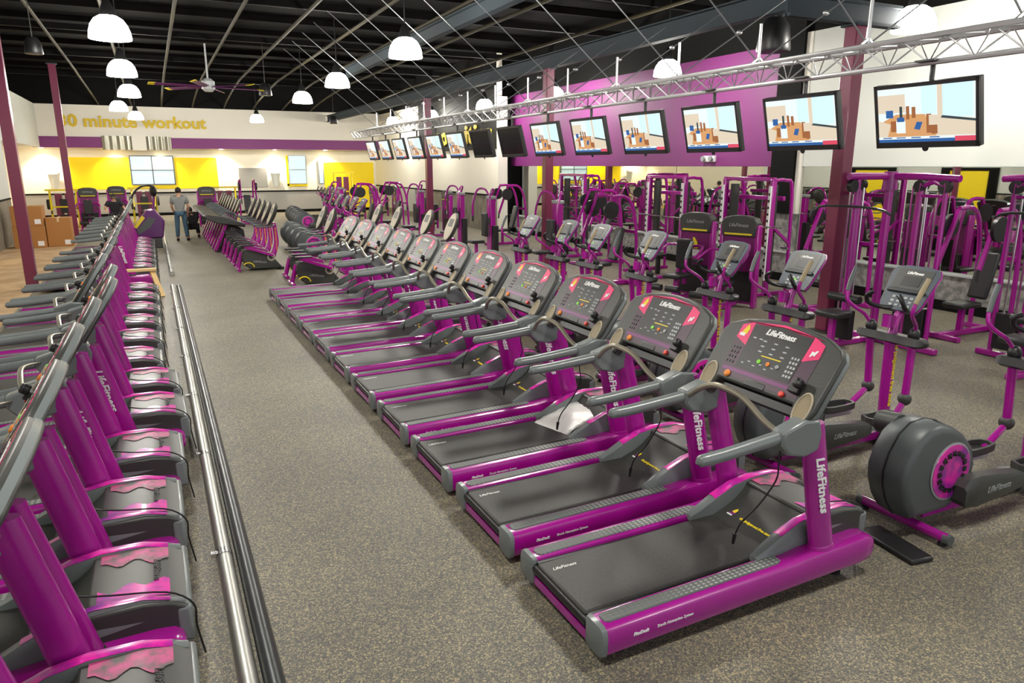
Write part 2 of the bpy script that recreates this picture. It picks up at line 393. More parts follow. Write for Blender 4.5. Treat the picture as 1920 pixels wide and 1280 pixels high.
    face([(x * 1.004, y + 0.003) for x, y in out], -0.060, -0.030).xf(F).build('console_edge', 'hgrey', c)
    mg = [(-0.315, 0.045), (-0.325, 0.12), (-0.335, 0.36), (-0.28, 0.41), (-0.15, 0.438), (0, 0.445), (0.15, 0.438), (0.28, 0.41), (0.335, 0.36), (0.325, 0.12), (0.315, 0.045)]
    face([(x * 0.96, y) for x, y in mg], -0.002, 0.0015).xf(F).build('face_overlay', 'overlay', c)
    face([(-0.30, 0.41), (0, 0.443), (0.30, 0.41), (0.25, 0.418), (0, 0.428), (-0.25, 0.418)], 0.0, 0.0022).xf(F).build('overlay_trim', 'pink', c)
    for s in (-1, 1):
        p = [(s * 0.315, 0.30), (s * 0.312, 0.385), (s * 0.225, 0.418), (s * 0.215, 0.26)]
        if s < 0: p = p[::-1]
        face(p, 0.0, 0.0025).xf(F).build('overlay_panel', 'pink', c)
    disp = [(-0.21, 0.12), (-0.22, 0.40), (0, 0.425), (0.22, 0.40), (0.21, 0.12)]
    face(disp, 0.0, 0.003).xf(F).build('display_window', 'black', c)
    text('console_lettering', 'LifeFitness', 0.052, F @ Matrix.Translation((0, 0.375, 0.0045)), 'white', c, 0.25, 0.0016)
    text('console_lettering', 'pf', 0.042, F @ Matrix.Translation((0.268, 0.325, 0.0045)), 'white', c, 0.1, 0.003)
    e = MB(); e.mat(0).add([(-0.02, -0.01, 0), (0.02, -0.02, 0), (0.028, 0.02, 0), (0.008, 0.05, 0), (-0.010, 0.02, 0)], [(0, 1, 2, 3, 4)])
    e.mat(1).box(-0.030, 0.012, -0.032, -0.012, 0, 0.001).xf(F @ Matrix.Translation((-0.268, 0.345, 0.0045))).build('thumb_emblem', ['yellow', 'white'], c)
    g = MB()
    for i in range(3):
        for j in range(3): g.box(-0.10 + 0.085 * i, -0.073 + 0.085 * i, 0.245 + 0.034 * j, 0.253 + 0.034 * j, 0.003, 0.004)
    for i in range(2): g.box(-0.185 + 0.05 * i, -0.160 + 0.05 * i, 0.318, 0.326, 0.003, 0.004)
    for i in range(6): g.box(-0.18 + 0.045 * i, -0.160 + 0.045 * i, 0.150 + 0.018 * (i % 2), 0.156 + 0.018 * (i % 2), 0.003, 0.004)
    g.xf(F).build('display_readouts', 'lgrey', c)
    MB().box(-0.06, 0.09, 0.222, 0.229, 0.003, 0.0045).xf(F).build('yellow_indicator_bar', 'yellow', c)
    for nm, mm, px in (('start_button', 'green', -0.055), ('cool_down_button', 'orange', 0.015), ('pause_button', 'lgrey', 0.085)):
        MB().lathe([(0.013, 0.002), (0.014, 0.007), (0.010, 0.009)], (px, 0.187, 0), 12).xf(F).build(nm, mm, c)
    k = MB()
    for i in range(3):
        for j in range(5): k.box(0.148 + 0.021 * i, 0.162 + 0.021 * i, 0.145 + 0.028 * j, 0.160 + 0.028 * j, 0.003, 0.006)
    k.xf(F).build('keypad', 'lgrey', c)
    k = MB()
    for i in range(3):
        for j in range(4): k.lathe([(0.008, 0.0), (0.009, 0.006)], (-0.295 + 0.024 * i, 0.14 + 0.032 * j, 0), 8)
    k.xf(F).build('channel_buttons', 'dgrey', c)
    face([(-0.30, 0.083), (-0.30, 0.104), (0.24, 0.104), (0.24, 0.083)], 0, 0.002).xf(F).build('overlay_trim', 'violet', c)
    MB().box(-0.085, 0.075, 0.028, 0.068, -0.004, 0.0045).xf(F).build('magazine_rest_slot', 'black', c, bevel=0.006)
    MB().lathe([(0.021, 0.0), (0.022, 0.010), (0.015, 0.016)], (-0.235, 0.060, 0), 14).xf(F).build('speed_knob_button', 'orange', c)
    MB().lathe([(0.016, 0.0), (0.017, 0.014), (0.012, 0.018)], (0.205, 0.048, 0), 14).xf(F).build('emergency_stop', 'red', c)
    MB().box(0.245, 0.315, 0.075, 0.125, 0.0, 0.035).lathe([(0.028, 0.02), (0.030, 0.06), (0.018, 0.07)], (0.305, 0.13, 0), 12).xf(F).build('headphone_dock', 'black', c, bevel=0.006)
    MB().box(-0.29, 0.29, -0.045, 0.02, -0.075, -0.045).xf(F).build('lower_shelf', 'black', c, bevel=0.01)
    for s in (-1, 1):
        rg = []
        for (q, z) in ((1.0, -0.004), (1.0, 0.008), (0.90, 0.010), (0.86, 0.0035)):
            rg.append([(s * 0.372 + 0.052 * q * math.cos(2 * PI * i / 24), 0.010 + 0.100 * q * math.sin(2 * PI * i / 24), z) for i in range(24)])
        MB().loft(rg, cap=False).xf(F).build('cup_holder_rim', 'beige', c)
        MB().loft([rg[3], [(s * 0.372 + 0.02 * math.cos(2 * PI * i / 24), -0.02 + 0.04 * math.sin(2 * PI * i / 24), 0.0018) for i in range(24)]]).xf(F).build('cup_holder', 'tan', c)
        text('console_lettering', 'LifeFitness', 0.03, F @ Matrix.Translation((0, 0.30, -0.077)) @ Matrix.Rotation(PI, 4, 'Y'), 'white', c, 0.25) if s > 0 else None
    MB().tube([(1.14, -0.385, 0.95), (1.15, -0.375, 0.84), (1.18, -0.34, 0.72), (1.14, -0.27, 0.55), (1.09, -0.20, 0.42), (1.08, -0.17, 0.33)], 0.0048, 6, 4).tube([(1.08, -0.17, 0.34), (1.075, -0.165, 0.275)], [0.013, 0.008], 8).build('hanging_cord', 'black', t)
    MB().tube([(1.47, -0.33, 0.62), (1.52, -0.27, 0.50), (1.66, -0.22, 0.43), (1.90, -0.27, 0.41), (2.01, -0.29, 0.33), (2.015, -0.28, 0.20), (2.04, -0.24, 0.012)], 0.005, 6, 4).build('power_cord', 'black', t)
    for x in (0.18, 1.75):
        for s in (-1, 1):
            MB().lathe([(0.035, 0.0), (0.035, 0.018), (0.012, 0.022), (0.012, 0.10)], (x, s * 0.33, 0), 12).build('levelling_foot', 'black', t)
    return t

tm = make_treadmill()
tag(tm, None, 'treadmill')
ORD = ['nearest', 'second', 'third', 'fourth', 'fifth', 'sixth', 'seventh', 'eighth', 'ninth', 'tenth', 'eleventh', 'twelfth', 'thirteenth', 'fourteenth', 'fifteenth', 'sixteenth', 'seventeenth', 'eighteenth', 'nineteenth', 'twentieth', 'twenty-first', 'twenty-second']
FARW = {9: 'third from the far end', 10: 'second from the far end'}
RX, RY0, RP = 1.73, 2.99, 1.03
index_kids()
for i in range(11):
    a = 'nearest' if i == 0 else ('farthest' if i == 10 else ORD[i] + ' from the camera')
    ex = {0: 'whole machine in view'}.get(i, '')
    lb = ('magenta treadmill, %s in the row right of the aisle%s' % (a, ', ' + ex if ex else ''))
    if i == 0: o = tm; o.location = (RX, RY0, 0); o['label'] = lb
    else: o = dup(tm, (RX, RY0 + RP * i, 0), 0, lb)
    o['group'] = 'treadmills in the row right of the aisle'
# left row, hoods towards the aisle
ys = [1.88, 2.83, 3.76, 4.72, 5.68]
xs = [-2.04, -2.04, -2.04, -2.035, -1.995]
ys += [6.70, 7.62, 8.66, 9.68, 10.70, 11.72, 12.74, 13.76]; xs += [-1.93, -1.96, -2.09, -2.08, -2.08, -2.08, -2.08, -2.08]
ys += [16.7, 17.72, 18.74, 19.76, 20.78, 21.8, 22.82]; xs += [-2.09] * 7
for i, (x, y) in enumerate(zip(xs, ys)):
    if i < 13:
        w = 'cut off by the bottom left corner of the photo' if i == 0 else 'number-free'
        a = ['nearest, mostly cut off at the bottom left corner', 'second from the camera, its console at the left edge'][i] if i < 2 else (ORD[i] + ' from the camera' if i < 12 else 'last before the timber offcut')
        lb = 'magenta treadmill left of the aisle, ' + a
    else:
        k = i - 13
        a = ['first', 'second', 'third', 'fourth', 'fifth', 'sixth', 'seventh'][k]
        lb = 'magenta treadmill left of the aisle, %s one beyond the timber offcut' % a
    o = dup(tm, (x, y, 0), 0, lb, 'treadmills in the row left of the aisle')
    for u in o.children:
        if u.name.startswith('crossbar_grip'): u.scale = (1, 1, 0.3); u.location.z = 0.705
        for v in u.children:
            if v.name.startswith('upright_collar'): v.material_slots[0].link = 'OBJECT'; v.material_slots[0].material = M['dgrey']

# ------------------------------------------------------------------ elliptical cross trainer (rear drive at x=0, user faces +x)
def make_elliptical():
    t = empty('elliptical_trainer')
    prof = [(0.20, 0.07), (0.10, 0.20), (0.04, 0.34), (0.03, 0.46), (0.07, 0.60), (0.16, 0.74), (0.28, 0.815), (0.42, 0.83), (0.58, 0.79), (0.74, 0.70), (0.87, 0.57), (0.93, 0.42), (0.90, 0.26), (0.80, 0.13), (0.62, 0.07)]
    cx, cz = 0.46, 0.44
    rg = []
    for y, k in ((-0.155, 0.80), (-0.150, 0.90), (-0.125, 0.97), (-0.02, 1.0), (0.02, 1.0), (0.125, 0.97), (0.150, 0.90), (0.155, 0.80)):
        rg.append([(cx + (x - cx) * k, y, cz + (z - cz) * k) for x, z in prof])
    h = MB().loft(rg).build('drive_housing', 'grey', t, angle=50)
    MB().loft([[(cx + (x - cx) * 1.012, y, cz + (z - cz) * 1.012) for x, z in prof] for y in (-0.006, 0.006)]).build('housing_seam', 'black', h)
    v = MB()
    for i in range(4): v.bar((0.50 + 0.03 * i, -0.115, 0.795 - 0.014 * i), (0.50 + 0.03 * i, -0.03, 0.812 - 0.012 * i), 0.012, 0.012)
    v.build('vent_slots', 'black', h)
    MB().cyl((0.34, 0.10, 0.74), (0.34, 0.27, 0.72), 0.10, 0.095, 20).build('fan_drum', 'dgrey', h, bevel=0.012)
    for s in (-1, 1):
        y = s * 0.153
        MB().lathe([(0.235, 0), (0.240, s * 0.008), (0.225, s * 0.012)], (0.58, y, 0.42), 32, 'y').build('disc_rim', 'lgrey', h)
        MB().lathe([(0.224, s * 0.010), (0.222, s * 0.016), (0.02, s * 0.018)], (0.58, y, 0.42), 32, 'y').build('drive_disc', 'decal', h)
        g = MB()
        for k in range(16):
            a = 2 * PI * k / 16; r = 0.155
            g.bar((0.58 + r * math.cos(a - 0.13), y + s * 0.020, 0.42 + r * math.sin(a - 0.13)), (0.58 + r * math.cos(a + 0.13), y + s * 0.020, 0.42 + r * math.sin(a + 0.13)), 0.006, 0.040, (math.cos(a), 0, math.sin(a)))
            g.bar((0.58 + 0.15 * math.cos(a), y + s * 0.022, 0.42 + 0.15 * math.sin(a)), (0.58 + 0.135 * math.cos(a), y + s * 0.022, 0.42 + 0.135 * math.sin(a)), 0.022, 0.005)
        g.build('gear_ring_print', 'black', h)
            # crank cover, pedal bar, pedal, link
        x0 = 0.62 - 0.05 * s
        cv = MB().loft([[(x, s * (0.195 + yy * 0.055), 0.27 + (x - 0.62) * (-0.02) + zz * hh) for yy, zz in ((-1, -0.8), (-0.8, -1), (0.8, -1), (1, -0.8), (1, 0.6), (0.7, 1), (-0.7, 1), (-1, 0.6))] for x, hh in ((x0 - 0.06, 0.05), (x0 - 0.02, 0.095), (x0 + 0.10, 0.11), (x0 + 0.35, 0.085), (x0 + 0.58, 0.06), (x0 + 0.62, 0.045))]).build('crank_cover', 'dgrey', t)
        if s < 0: text('cover_lettering', 'LifeFitness', 0.062, frame((x0 + 0.30, -0.2515, 0.265), (1, 0, 0.0), (0, 0, 1)), 'lgrey', cv, 0.3, 0.001)
        MB().bar((x0 + 0.58, s * 0.195, 0.25), (x0 + 1.0, s * 0.20, 0.245), 0.045, 0.055).build('pedal_bar', 'fabricsil', t)
        px = x0 + 0.80
        p = MB(); o_ = [(px - 0.17, -0.06), (px - 0.19, 0), (px - 0.15, 0.07), (px + 0.10, 0.075), (px + 0.18, 0.05), (px + 0.20, 0), (px + 0.17, -0.06), (px + 0.05, -0.075), (px - 0.10, -0.075)]
        p.loft([[(x, s * 0.19 + y_, 0.285) for x, y_ in o_], [(x, s * 0.19 + y_ * 1.08, 0.30) for x, y_ in o_]])
        ins = [(px + (x - px) * 0.88, y_ * 0.84) for x, y_ in o_]
        p.loft([[(x, s * 0.19 + y_ * 1.08, 0.298) for x, y_ in o_], [(x, s * 0.19 + y_ * 1.1, 0.345) for x, y_ in o_], [(x, s * 0.19 + y_, 0.345) for x, y_ in ins], [(x, s * 0.19 + y_, 0.302) for x, y_ in ins]], cap=False)
        p.build('pedal', 'dgrey', t)
        ex, ez = 1.755 + 0.03 * s, 0.44
        MB().tube([(x0 + 0.93, s * 0.2, 0.265), (ex, s * 0.205, ez)], 0.026, 10).build('link_arm', 'magenta', t)
        MB().ell((ex, s * 0.205, ez + 0.01), (0.052, 0.058, 0.058)).build('elbow_joint', 'dgrey', t)
        ar = empty('swing_arm'); ar.parent = t
        MB().tube([(ex, s * 0.205, ez), (1.735, s * 0.205, 0.95)], 0.033, 12).build('arm_tube', 'magenta', ar)
        MB().ell((1.735, s * 0.205, 1.015), (0.05, 0.05, 0.06)).build('arm_joint', 'black', ar)
        q = [(1.735, s * 0.21, 1.03), (1.70, s * 0.235, 1.10), (1.60, s * 0.275, 1.17), (1.54, s * 0.30, 1.23), (1.545, s * 0.312, 1.31)]
        if s > 0: q = [(x - 0.03, y_ + 0.0, z + 0.02) for x, y_, z in q]; q[0] = (1.735, 0.21, 1.03)
        MB().tube(q, 0.0165, 10, 4).build('arm_bend', 'magenta', ar)
        a = Vector(q[-1]); MB().tube([a, a + Vector((0.045, 0.012 * s, 0.10)), a + Vector((0.10, 0.02 * s, 0.20))], [0.020, 0.022, 0.019], 10).build('arm_grip', 'tan' if s < 0 else 'grey', ar)
    h.scale = (0.85, 0.95, 0.85); h.location = (0.47 * 0.15, 0, 0.42 * 0.15)
    MB().tube([(1.78, 0, 0.10), (1.75, 0, 0.40), (1.735, 0, 0.96)], [0.052, 0.048, 0.048], 14).build('column', 'magenta', t)
    text('column_lettering', 'the judgement free zone', 0.060, frame((1.755, -0.050, 0.63), (0.0, 0, -1), (1, 0, 0)), 'yellow', t, 0, 0.0015)
    MB().loft([[(x, y, z) for x, z in ((1.66, 0.93), (1.70, 0.905), (1.79, 0.905), (1.82, 0.94), (1.80, 0.985), (1.69, 0.99))] for y in (-0.27, 0.27)]).loft([[(1.735 + (x - 1.735) * k, y, 0.95 + (z - 0.95) * k) for x, z in ((1.66, 0.93), (1.70, 0.905), (1.79, 0.905), (1.82, 0.94), (1.80, 0.985), (1.69, 0.99))] for y, k in ((0.27, 1), (0.31, 0.7), (0.325, 0.3))]).loft([[(1.735 + (x - 1.735) * k, y, 0.95 + (z - 0.95) * k) for x, z in ((1.66, 0.93), (1.70, 0.905), (1.79, 0.905), (1.82, 0.94), (1.80, 0.985), (1.69, 0.99))] for y, k in ((-0.27, 1), (-0.31, 0.7), (-0.325, 0.3))]).build('pivot_cover', 'black', t)
    MB().tube([(1.74, 0, 0.98), (1.77, 0, 1.10), (1.84, 0, 1.24)], [0.042, 0.036, 0.036], 12).build('console_mast', 'magenta', t)
    MB().cyl((1.665, 0, 1.05), (1.675, 0, 1.155), 0.047, 0.05, 16).build('bottle_holder', 'magenta', t)
    MB().tube([(1.80, 0.03, 1.20), (1.72, 0.13, 1.20), (1.62, 0.175, 1.24), (1.58, 0.165, 1.31), (1.60, 0.12, 1.345)], 0.019, 8, 4).tube([(1.80, -0.03, 1.20), (1.72, -0.13, 1.20), (1.62, -0.175, 1.24), (1.58, -0.165, 1.31), (1.60, -0.12, 1.345)], 0.019, 8, 4).build('fixed_handlebar', 'black', t)
    th = R(33); F = frame((1.76, 0, 1.19), (0, -1, 0), (math.sin(th), 0, math.cos(th)))
    c = empty('console'); c.parent = t
    o_ = [(-0.17, 0.0), (-0.195, 0.06), (-0.225, 0.36), (-0.20, 0.41), (-0.10, 0.43), (0.10, 0.43), (0.20, 0.41), (0.225, 0.36), (0.195, 0.06), (0.17, 0.0)]
    MB().loft([[(x * 0.9, y, -0.055) for x, y in o_], [(x, y, -0.02) for x, y in o_], [(x * 0.985, y, 0.0) for x, y in o_]]).xf(F).build('console_body', 'bluegrey', c)
    MB().loft([[(x * 1.012, y + 0.002, -0.022) for x, y in o_], [(x * 1.012, y + 0.002, -0.006) for x, y in o_]]).xf(F).build('console_edge', 'magenta', c)
    MB().box(-0.165, 0.165, 0.205, 0.395, 0.0, 0.003).xf(F).build('display_panel', 'dgrey', c, bevel=0.001)
    MB().box(-0.085, 0.085, 0.235, 0.325, 0.003, 0.006).xf(F).build('display_window', 'black', c)
    text('console_lettering', 'LifeFitness', 0.036, F @ Matrix.Translation((0, 0.357, 0.0045)), 'white', c, 0.25, 0.001)
    MB().box(-0.175, 0.175, 0.165, 0.192, -0.01, 0.022).xf(F).build('reading_ledge', 'black', c, bevel=0.005)
    k = MB()
    for i in range(4):
        for j in range(3): k.box(-0.10 + 0.055 * i, -0.07 + 0.055 * i, 0.035 + 0.038 * j, 0.055 + 0.038 * j, 0, 0.004)
    k.xf(F).build('keypad', 'lgrey', c)
    MB().lathe([(0.012, 0), (0.012, 0.007)], (0.0, 0.10, 0), 10).xf(F).build('start_button', 'green', c)
    # feet
    MB().tube([(0.36, -0.32, 0.055), (0.36, 0.32, 0.055)], 0.033, 12).build('rear_foot_bar', 'magenta', t)
    for s in (-1, 1):
        MB().cyl((0.36, s * 0.30, 0.052), (0.36, s * 0.345, 0.052), 0.036, 0.034).build('foot_cap', 'grey', t)
        MB().lathe([(0.030, 0), (0.030, 0.012), (0.01, 0.03)], (0.36, s * 0.29, 0), 10).build('levelling_foot', 'black', t)
    MB().bar((0.5, 0, 0.085), (1.85, 0, 0.075), 0.10, 0.07).build('base_beam', 'magenta', t)
    MB().loft([oval(1.80, 0, 0.0, 0.17, 0.27, 20, 3), oval(1.80, 0, 0.06, 0.15, 0.25, 20, 3), oval(1.79, 0, 0.12, 0.10, 0.13, 20, 2.5)]).build('front_foot_cover', 'dgrey', t)
    return t
el = make_elliptical(); tag(el, None, 'elliptical trainer', 'elliptical trainers under the hanging screens')
index_kids()
EL = [(4.02, 2.87, 0), (3.90, 4.02, 0), (3.98, 5.27, 0), (4.02, 6.36, 0), (4.02, 7.85, 0), (4.02, 9.15, 0), (4.02, 10.1, 0), (4.02, 11.4, 0)]
for i, (x, y, rz) in enumerate(EL):
    lb = 'magenta and grey elliptical trainer, ' + ['nearest one, cut off at the right edge', 'second from the camera, behind the nearest treadmill console'][i] if i < 2 else 'magenta and grey elliptical trainer, %s one counted from the right edge' % ORD[i]
    if i == 0: el.location = (x, y, 0); el['label'] = lb
    else: dup(el, (x, y, 0), rz, lb)

# ------------------------------------------------------------------ stepper with oval console
def make_stepper():
    t = empty('stepper_machine')
    pr = [(0.10, 0.30), (0.14, 0.47), (0.24, 0.50), (0.48, 0.46), (0.70, 0.40), (0.84, 0.26), (0.98, 0.08), (1.0, 0.03), (0.30, 0.03), (0.20, 0.10)]
    rg = [[(0.5 + (x - 0.5) * k, y, 0.25 + (z - 0.25) * k) for x, z in pr] for y, k in ((-0.17, 0.93), (-0.15, 1), (0.15, 1), (0.17, 0.93))]
    b = MB().loft(rg).build('body_shroud', 'dgrey', t)
    text('shroud_lettering', 'LifeFitness', 0.07, frame((0.50, -0.1715, 0.20), (1, 0, -0.12), (0.12, 0, 1)), 'lgrey', b, 0.2, 0.001)
    for s in (-1, 1):
        MB().lathe([(0.085, s * 0.166), (0.09, s * 0.19), (0.06, s * 0.19), (0.055, s * 0.166)], (0.76, 0, 0.30), 20, 'y').build('crank_ring', 'beige', b)
        MB().tube([(0.24 + 0.13 * math.cos(a), s * 0.178, 0.06 + 0.13 * math.sin(a)) for a in [0.2 + 0.32 * k for k in range(8)]], 0.014, 6).build('wheel_arc', 'yellow', b)
        MB().bar((0.18, s * 0.235, 0.56), (0.80, s * 0.235, 0.34), 0.045, 0.05).build('pedal_arm', 'magenta', t)
        MB().box(-0.04, 0.28, -0.07, 0.07, 0.0, 0.03).xf(Matrix.Translation((0.12, s * 0.25, 0.585))).build('pedal', 'black', t, bevel=0.008)
    MB().tube([(0.13, 0, 0.42), (0.02, 0, 0.05)], [0.05, 0.045], 10).tube([(0.02, -0.28, 0.045), (0.02, 0.28, 0.045)], 0.04, 10).build('rear_foot', 'magenta', t)
    MB().box(0.95, 1.03, -0.25, 0.25, 0.0, 0.07).build('front_foot', 'black', t, bevel=0.012)
    MB().tube([(0.82, 0, 0.30), (0.93, 0, 0.62), (0.90, 0, 1.08)], [0.07, 0.055, 0.048], 12, 4, 0.8).build('post', 'magenta', t)
    text('post_lettering', 'the judgement free zone', 0.055, frame((0.925, -0.055, 0.70), (0.02, 0, -1), (1, 0, 0)), 'orange', t, 0, 0.002)
    F = frame((0.86, 0, 1.29), (0, -1, 0), (0.40, 0, 0.9))
    a = MB().loft([[(rx * math.cos(2 * PI * k / 24), ry * math.sin(2 * PI * k / 24), z) for k in range(24)] for rx, ry, z in ((0.06, 0.10, -0.10), (0.15, 0.22, -0.075), (0.20, 0.275, -0.03), (0.205, 0.28, 0.0), (0.195, 0.27, 0.008))]).xf(F).build('console_shell', 'dgrey', t)
    MB().loft([[(rx * math.cos(2 * PI * k / 24), ry * math.sin(2 * PI * k / 24), z) for k in range(24)] for rx, ry, z in ((0.19, 0.265, 0.007), (0.185, 0.26, 0.013))]).xf(F).build('console_face', 'beige', t)
    MB().box(-0.10, 0.10, 0.0, 0.15, 0.012, 0.016).xf(F).build('display_window', 'dgrey', t)
    for s in (-1, 1):
        MB().tube([(0.90, s * 0.03, 1.04), (0.82, s * 0.20, 1.02), (0.62, s * 0.27, 1.00), (0.45, s * 0.27, 1.03)], 0.018, 8, 3).build('side_handle', 'grey', t)
    return t
st = make_stepper(); tag(st, None, 'stepper')
index_kids()
for i in range(5):
    lb = 'dark stepper with magenta post and oval console, %s of the row beyond the aisle floor' % ('nearest' if i == 0 else ('farthest' if i == 4 else ORD[i]))
    if i == 0: st.location = (1.60, 17.95, 0); st['label'] = lb; st['group'] = 'steppers in the row beyond the aisle'
    else: dup(st, (1.60 - 0.003 * i, 17.95 + 0.92 * i, 0), 0, lb)
SB = [(2.36, 15.15, 'just left of the farthest treadmill, its foot in the aisle'), (2.42, 16.30, 'behind the farthest treadmill, second of the cluster'), (3.78, 15.2, 'behind the farthest treadmill console, right of two others'),
      (4.02, 13.9, 'right of the tenth treadmill console'), (4.05, 12.65, 'right of the ninth treadmill console'), (3.72, 16.5, 'at the back of the cluster behind the treadmills')]
for x, y, lb in SB: dup(st, (x, y, 0), 0, 'dark stepper with oval console, ' + lb, 'steppers behind the right treadmill row')

# ------------------------------------------------------------------ stair climber with slanted magenta side panel
def make_climber():
    t = empty('stair_climber')
    MB().loft([[(x, y, z) for y in (-0.17, 0.17)] + [(x + 0.09, y, z + 0.0) for y in (0.17, -0.17)] for x, z in ((0.06, 0.03), (0.42, 0.80))]).build('front_panel', 'magenta', t, bevel=0.012)
    MB().prism([(-0.16, 1.02), (-0.04, 1.06), (0.42, 0.98), (0.95, 0.78), (0.95, 0.68), (0.50, 0.76), (0.22, 0.80), (-0.10, 0.95)], -0.30, 0.30).build('upper_shroud', 'dgrey', t, bevel=0.03)
    MB().prism([(0.30, 0.05), (0.95, 0.05), (0.90, 0.62), (0.55, 0.70)], -0.24, 0.24).build('step_housing', 'black', t, bevel=0.03)
    MB().box(0.12, 1.0, -0.24, 0.24, 0, 0.05).build('base', 'black', t)
    MB().tube([(0.70, 0, 0.78), (0.80, 0, 1.10)], 0.03, 8).build('console_post', 'magenta', t)
    F = frame((0.80, 0, 1.27), (0, -1, 0), (0.40, 0, 0.9))
    MB().loft([[(rx * math.cos(2 * PI * k / 20), ry * math.sin(2 * PI * k / 20), z) for k in range(20)] for rx, ry, z in ((0.06, 0.09, -0.06), (0.16, 0.22, -0.03), (0.165, 0.225, 0.0), (0.155, 0.215, 0.008))]).xf(F).build('console_shell', 'dgrey', t)
    MB().loft([[(rx * math.cos(2 * PI * k / 20), ry * math.sin(2 * PI * k / 20), z) for k in range(20)] for rx, ry, z in ((0.15, 0.21, 0.007), (0.145, 0.205, 0.013))]).xf(F).build('console_face', 'beige', t)
    for s in (-1, 1): MB().tube([(0.72, s * 0.22, 0.82), (0.70, s * 0.24, 1.05), (0.50, s * 0.24, 1.12), (0.30, s * 0.22, 1.04)], 0.018, 8, 3).build('handrail', 'grey', t)
    return t
cl = make_climber(); tag(cl, None, 'stair climber', 'stair climbers beyond the crouching person')
index_kids()
for i in range(8):
    lb = 'dark stair climber with slanted magenta front panel facing the aisle, %s of that row' % ['nearest', 'second', 'third', 'fourth', 'fifth', 'sixth', 'seventh', 'farthest'][i]
    if i == 0: cl.location = (1.34, 22.3, 0); cl['label'] = lb
    else: c_ = dup(cl, (1.34, 22.3 + 0.78 * i, 0), 0, lb)

def make_arc():
    t = empty('climbing_trainer', (-0.62, 24.3, 0), 0, 'large violet hooded climbing trainer with an overhead curved handle at the row end', 'climbing trainer')
    h = MB().prism([(0.05, 0.30), (0.0, 0.62), (0.40, 1.12), (0.62, 1.14), (0.86, 0.80), (0.78, 0.30)], -0.30, 0.30).build('hood', mat('violet_hood_paint', (0.10, 0.012, 0.13), 0.35, 0, 0.4), t, bevel=0.04)
    MB().prism([(0.14, 0.42), (0.10, 0.56), (0.44, 0.92), (0.62, 0.86), (0.46, 0.62)], -0.315, -0.298).build('hood_window', 'grey', h)
    MB().prism([(0.02, 0.64), (0.10, 0.60), (0.34, 0.90), (0.27, 0.97)], -0.320, -0.298).build('hood_stripe', 'yellow', h)
    MB().box(0.0, 0.74, -0.3, 0.3, 0.0, 0.30).build('base', 'dgrey', t, bevel=0.03)
    MB().tube([(0.58, 0, 1.10), (0.66, 0, 1.60)], 0.035, 10).build('mast', 'violet', t)
    MB().ell((0.64, 0, 1.66), (0.10, 0.16, 0.17)).build('console', 'black', t)
    MB().tube([(0.05, -0.25, 1.15), (0.08, -0.24, 1.55), (0.35, -0.2, 1.80), (0.62, -0.15, 1.80), (0.70, -0.12, 1.66)], 0.025, 8, 4).tube([(0.05, 0.25, 1.15), (0.08, 0.24, 1.55), (0.35, 0.2, 1.80), (0.62, 0.15, 1.80), (0.70, 0.12, 1.66)], 0.025, 8, 4).build('curved_handle', 'black', t)
    return t
make_arc()

